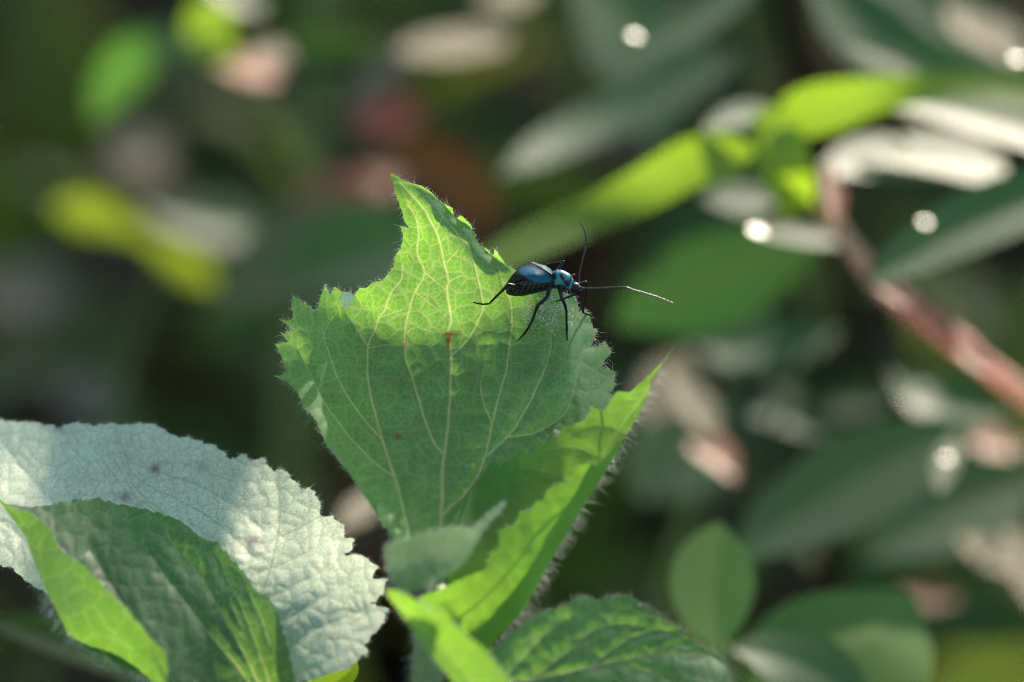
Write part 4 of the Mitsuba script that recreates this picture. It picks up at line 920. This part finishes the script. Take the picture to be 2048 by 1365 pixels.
def wing(outline, depth, blue, teal, name, tone):
    b = Blade(outline, depth, step=1.3, relief=0.0, jag=0.1, fine=(0, 0), smooth=0.02, seed=81)
    thick = b.v + b.n * -0.05
    n = len(b.v)
    q = b.q
    uv = np.c_[blue(q), teal(q)]
    e = np.arange(b.nedge)
    rim = np.vstack([np.stack([e, (e + 1) % b.nedge, (e + 1) % b.nedge + n], 1), np.stack([e, (e + 1) % b.nedge + n, e + n], 1)])
    put(bug + '__' + name, np.vstack([b.v, thick]), np.vstack([b.f, b.f[:, ::-1] + n, rim]), 'mat_wing', uv=np.vstack([uv, uv]))


def blob(q, x, y, rx, ry, a=0.0):
    c, s_ = math.cos(a), math.sin(a)
    u, w = (q[:, 0] - x) * c + (q[:, 1] - y) * s_, -(q[:, 0] - x) * s_ + (q[:, 1] - y) * c
    return np.clip(3.0 - 2.6 * np.sqrt((u / rx) ** 2 + (w / ry) ** 2), 0, 1)


wing([(1112, 553), (1110, 559), (1100, 564), (1086, 566), (1070, 566), (1056, 563), (1043, 559), (1032, 562), (1020, 569), (1009, 575), (1013, 567), (1022, 553), (1036, 538), (1048, 530), (1060, 525), (1072, 531), (1086, 540), (1102, 549)],
     [(1112, 554, B0 - 1.25), (1100, 564, B0 - 1.3), (1070, 566, B0 - 1.35), (1043, 559, B0 - 1.0), (1009, 575, B0 + 0.4), (1036, 538, B0 + 0.3), (1060, 525, B0 + 0.55), (1086, 540, B0 - 0.72), (1070, 548, B0 - 1.18), (1040, 550, B0 - 0.65), (1102, 549, B0 - 1.2), (1072, 533, B0 - 0.1)],
     lambda q: blob(q, 1071, 551, 36, 13.5, 0.42), lambda q: 0.35 * blob(q, 1085, 546, 20, 5, 0.5), 'forewing', 0)
wing([(1061, 525), (1068, 528), (1082, 535), (1096, 544), (1104, 549), (1106, 544), (1101, 537), (1092, 532), (1078, 528), (1068, 524)],
     [(1061, 525, B0 + 0.55), (1086, 537, B0 - 0.5), (1104, 549, B0 - 1.2), (1106, 544, B0 - 0.9), (1092, 532, B0 + 0.2), (1068, 524, B0 + 0.7)],
     lambda q: blob(q, 1084, 535, 24, 7, 0.5), lambda q: 0.9 * blob(q, 1086, 536, 22, 6, 0.5), 'forewing', 1)
for x, y, d, r in ((1149, 571, B0 - 1.0, 4.6), (1152, 569, B0 - 0.1, 4.4)):
    e = trimesh.creation.icosphere(3, r * PX)
    e.apply_scale([0.85, 0.8, 1.1])
    put(bug + '__eye', to_world(np.array(e.vertices) + bc(x, y, d)), e.faces, 'mat_bug_black', uv=np.zeros((len(e.vertices), 2)))


def antenna(pts, pale):
    k = curve([(*bc(x, y, d), r * PX) for x, y, d, r in pts], 120)
    v, f = tube(to_world(k[:, :3]), k[:, 3] * (1 + 0.10 * np.sin(np.arange(120) * 1.3)), 9)
    u = np.clip(np.interp(np.linspace(0, 1, 120), *pale), 0, 1)
    uv = np.zeros((len(v), 2))
    uv[:1080, 0] = np.repeat(u, 9)
    uv[1080:, 0] = (u[0], u[-1])
    put(bug + '__antenna', v, f, 'mat_bug_black', uv=uv)


antenna([(1156, 574, B0 - 0.8, 2.6), (1168, 577, B0 - 1.0, 2.2), (1188, 577.5, B0 - 1.2, 2.0), (1217, 576, B0 - 1.4, 2.0), (1249, 575, B0 - 1.5, 2.1), (1266, 580, B0 - 1.5, 2.0), (1315, 594.6, B0 - 1.4, 1.8), (1347, 607.5, B0 - 1.3, 1.4)], ([0, 0.47, 0.56, 1], [0.05, 0.12, 0.8, 1]))
antenna([(1156, 572, B0 - 0.3, 2.4), (1158, 562, B0, 2.1), (1159, 547, B0 + 0.2, 2.0), (1165, 522, B0 + 0.4, 2.1), (1170, 503, B0 + 0.5, 2.3), (1173, 484, B0 + 0.6, 2.0), (1168.6, 461, B0 + 0.6, 1.2), (1160, 445.6, B0 + 0.6, 0.8)], ([0, 1], [0, 0.05]))

# ---------------------------------------------------------------- pale beads for the wet sparkle under the insect
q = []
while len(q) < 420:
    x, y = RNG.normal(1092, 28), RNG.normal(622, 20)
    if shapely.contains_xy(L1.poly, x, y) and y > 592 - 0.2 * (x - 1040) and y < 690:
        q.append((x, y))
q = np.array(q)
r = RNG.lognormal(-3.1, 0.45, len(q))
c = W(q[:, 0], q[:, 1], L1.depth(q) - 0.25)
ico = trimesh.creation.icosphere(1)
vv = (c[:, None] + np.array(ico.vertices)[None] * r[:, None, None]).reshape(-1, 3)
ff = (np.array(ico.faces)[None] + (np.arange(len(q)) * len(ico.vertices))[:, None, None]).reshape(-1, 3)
tag(put('dew', vv, ff, 'mat_hair'), 'tiny pale beads imitating wet glints on the leaf under the insect', 'dew', kind='stuff')  # pale hair material imitates the sparkle of the wet leaf
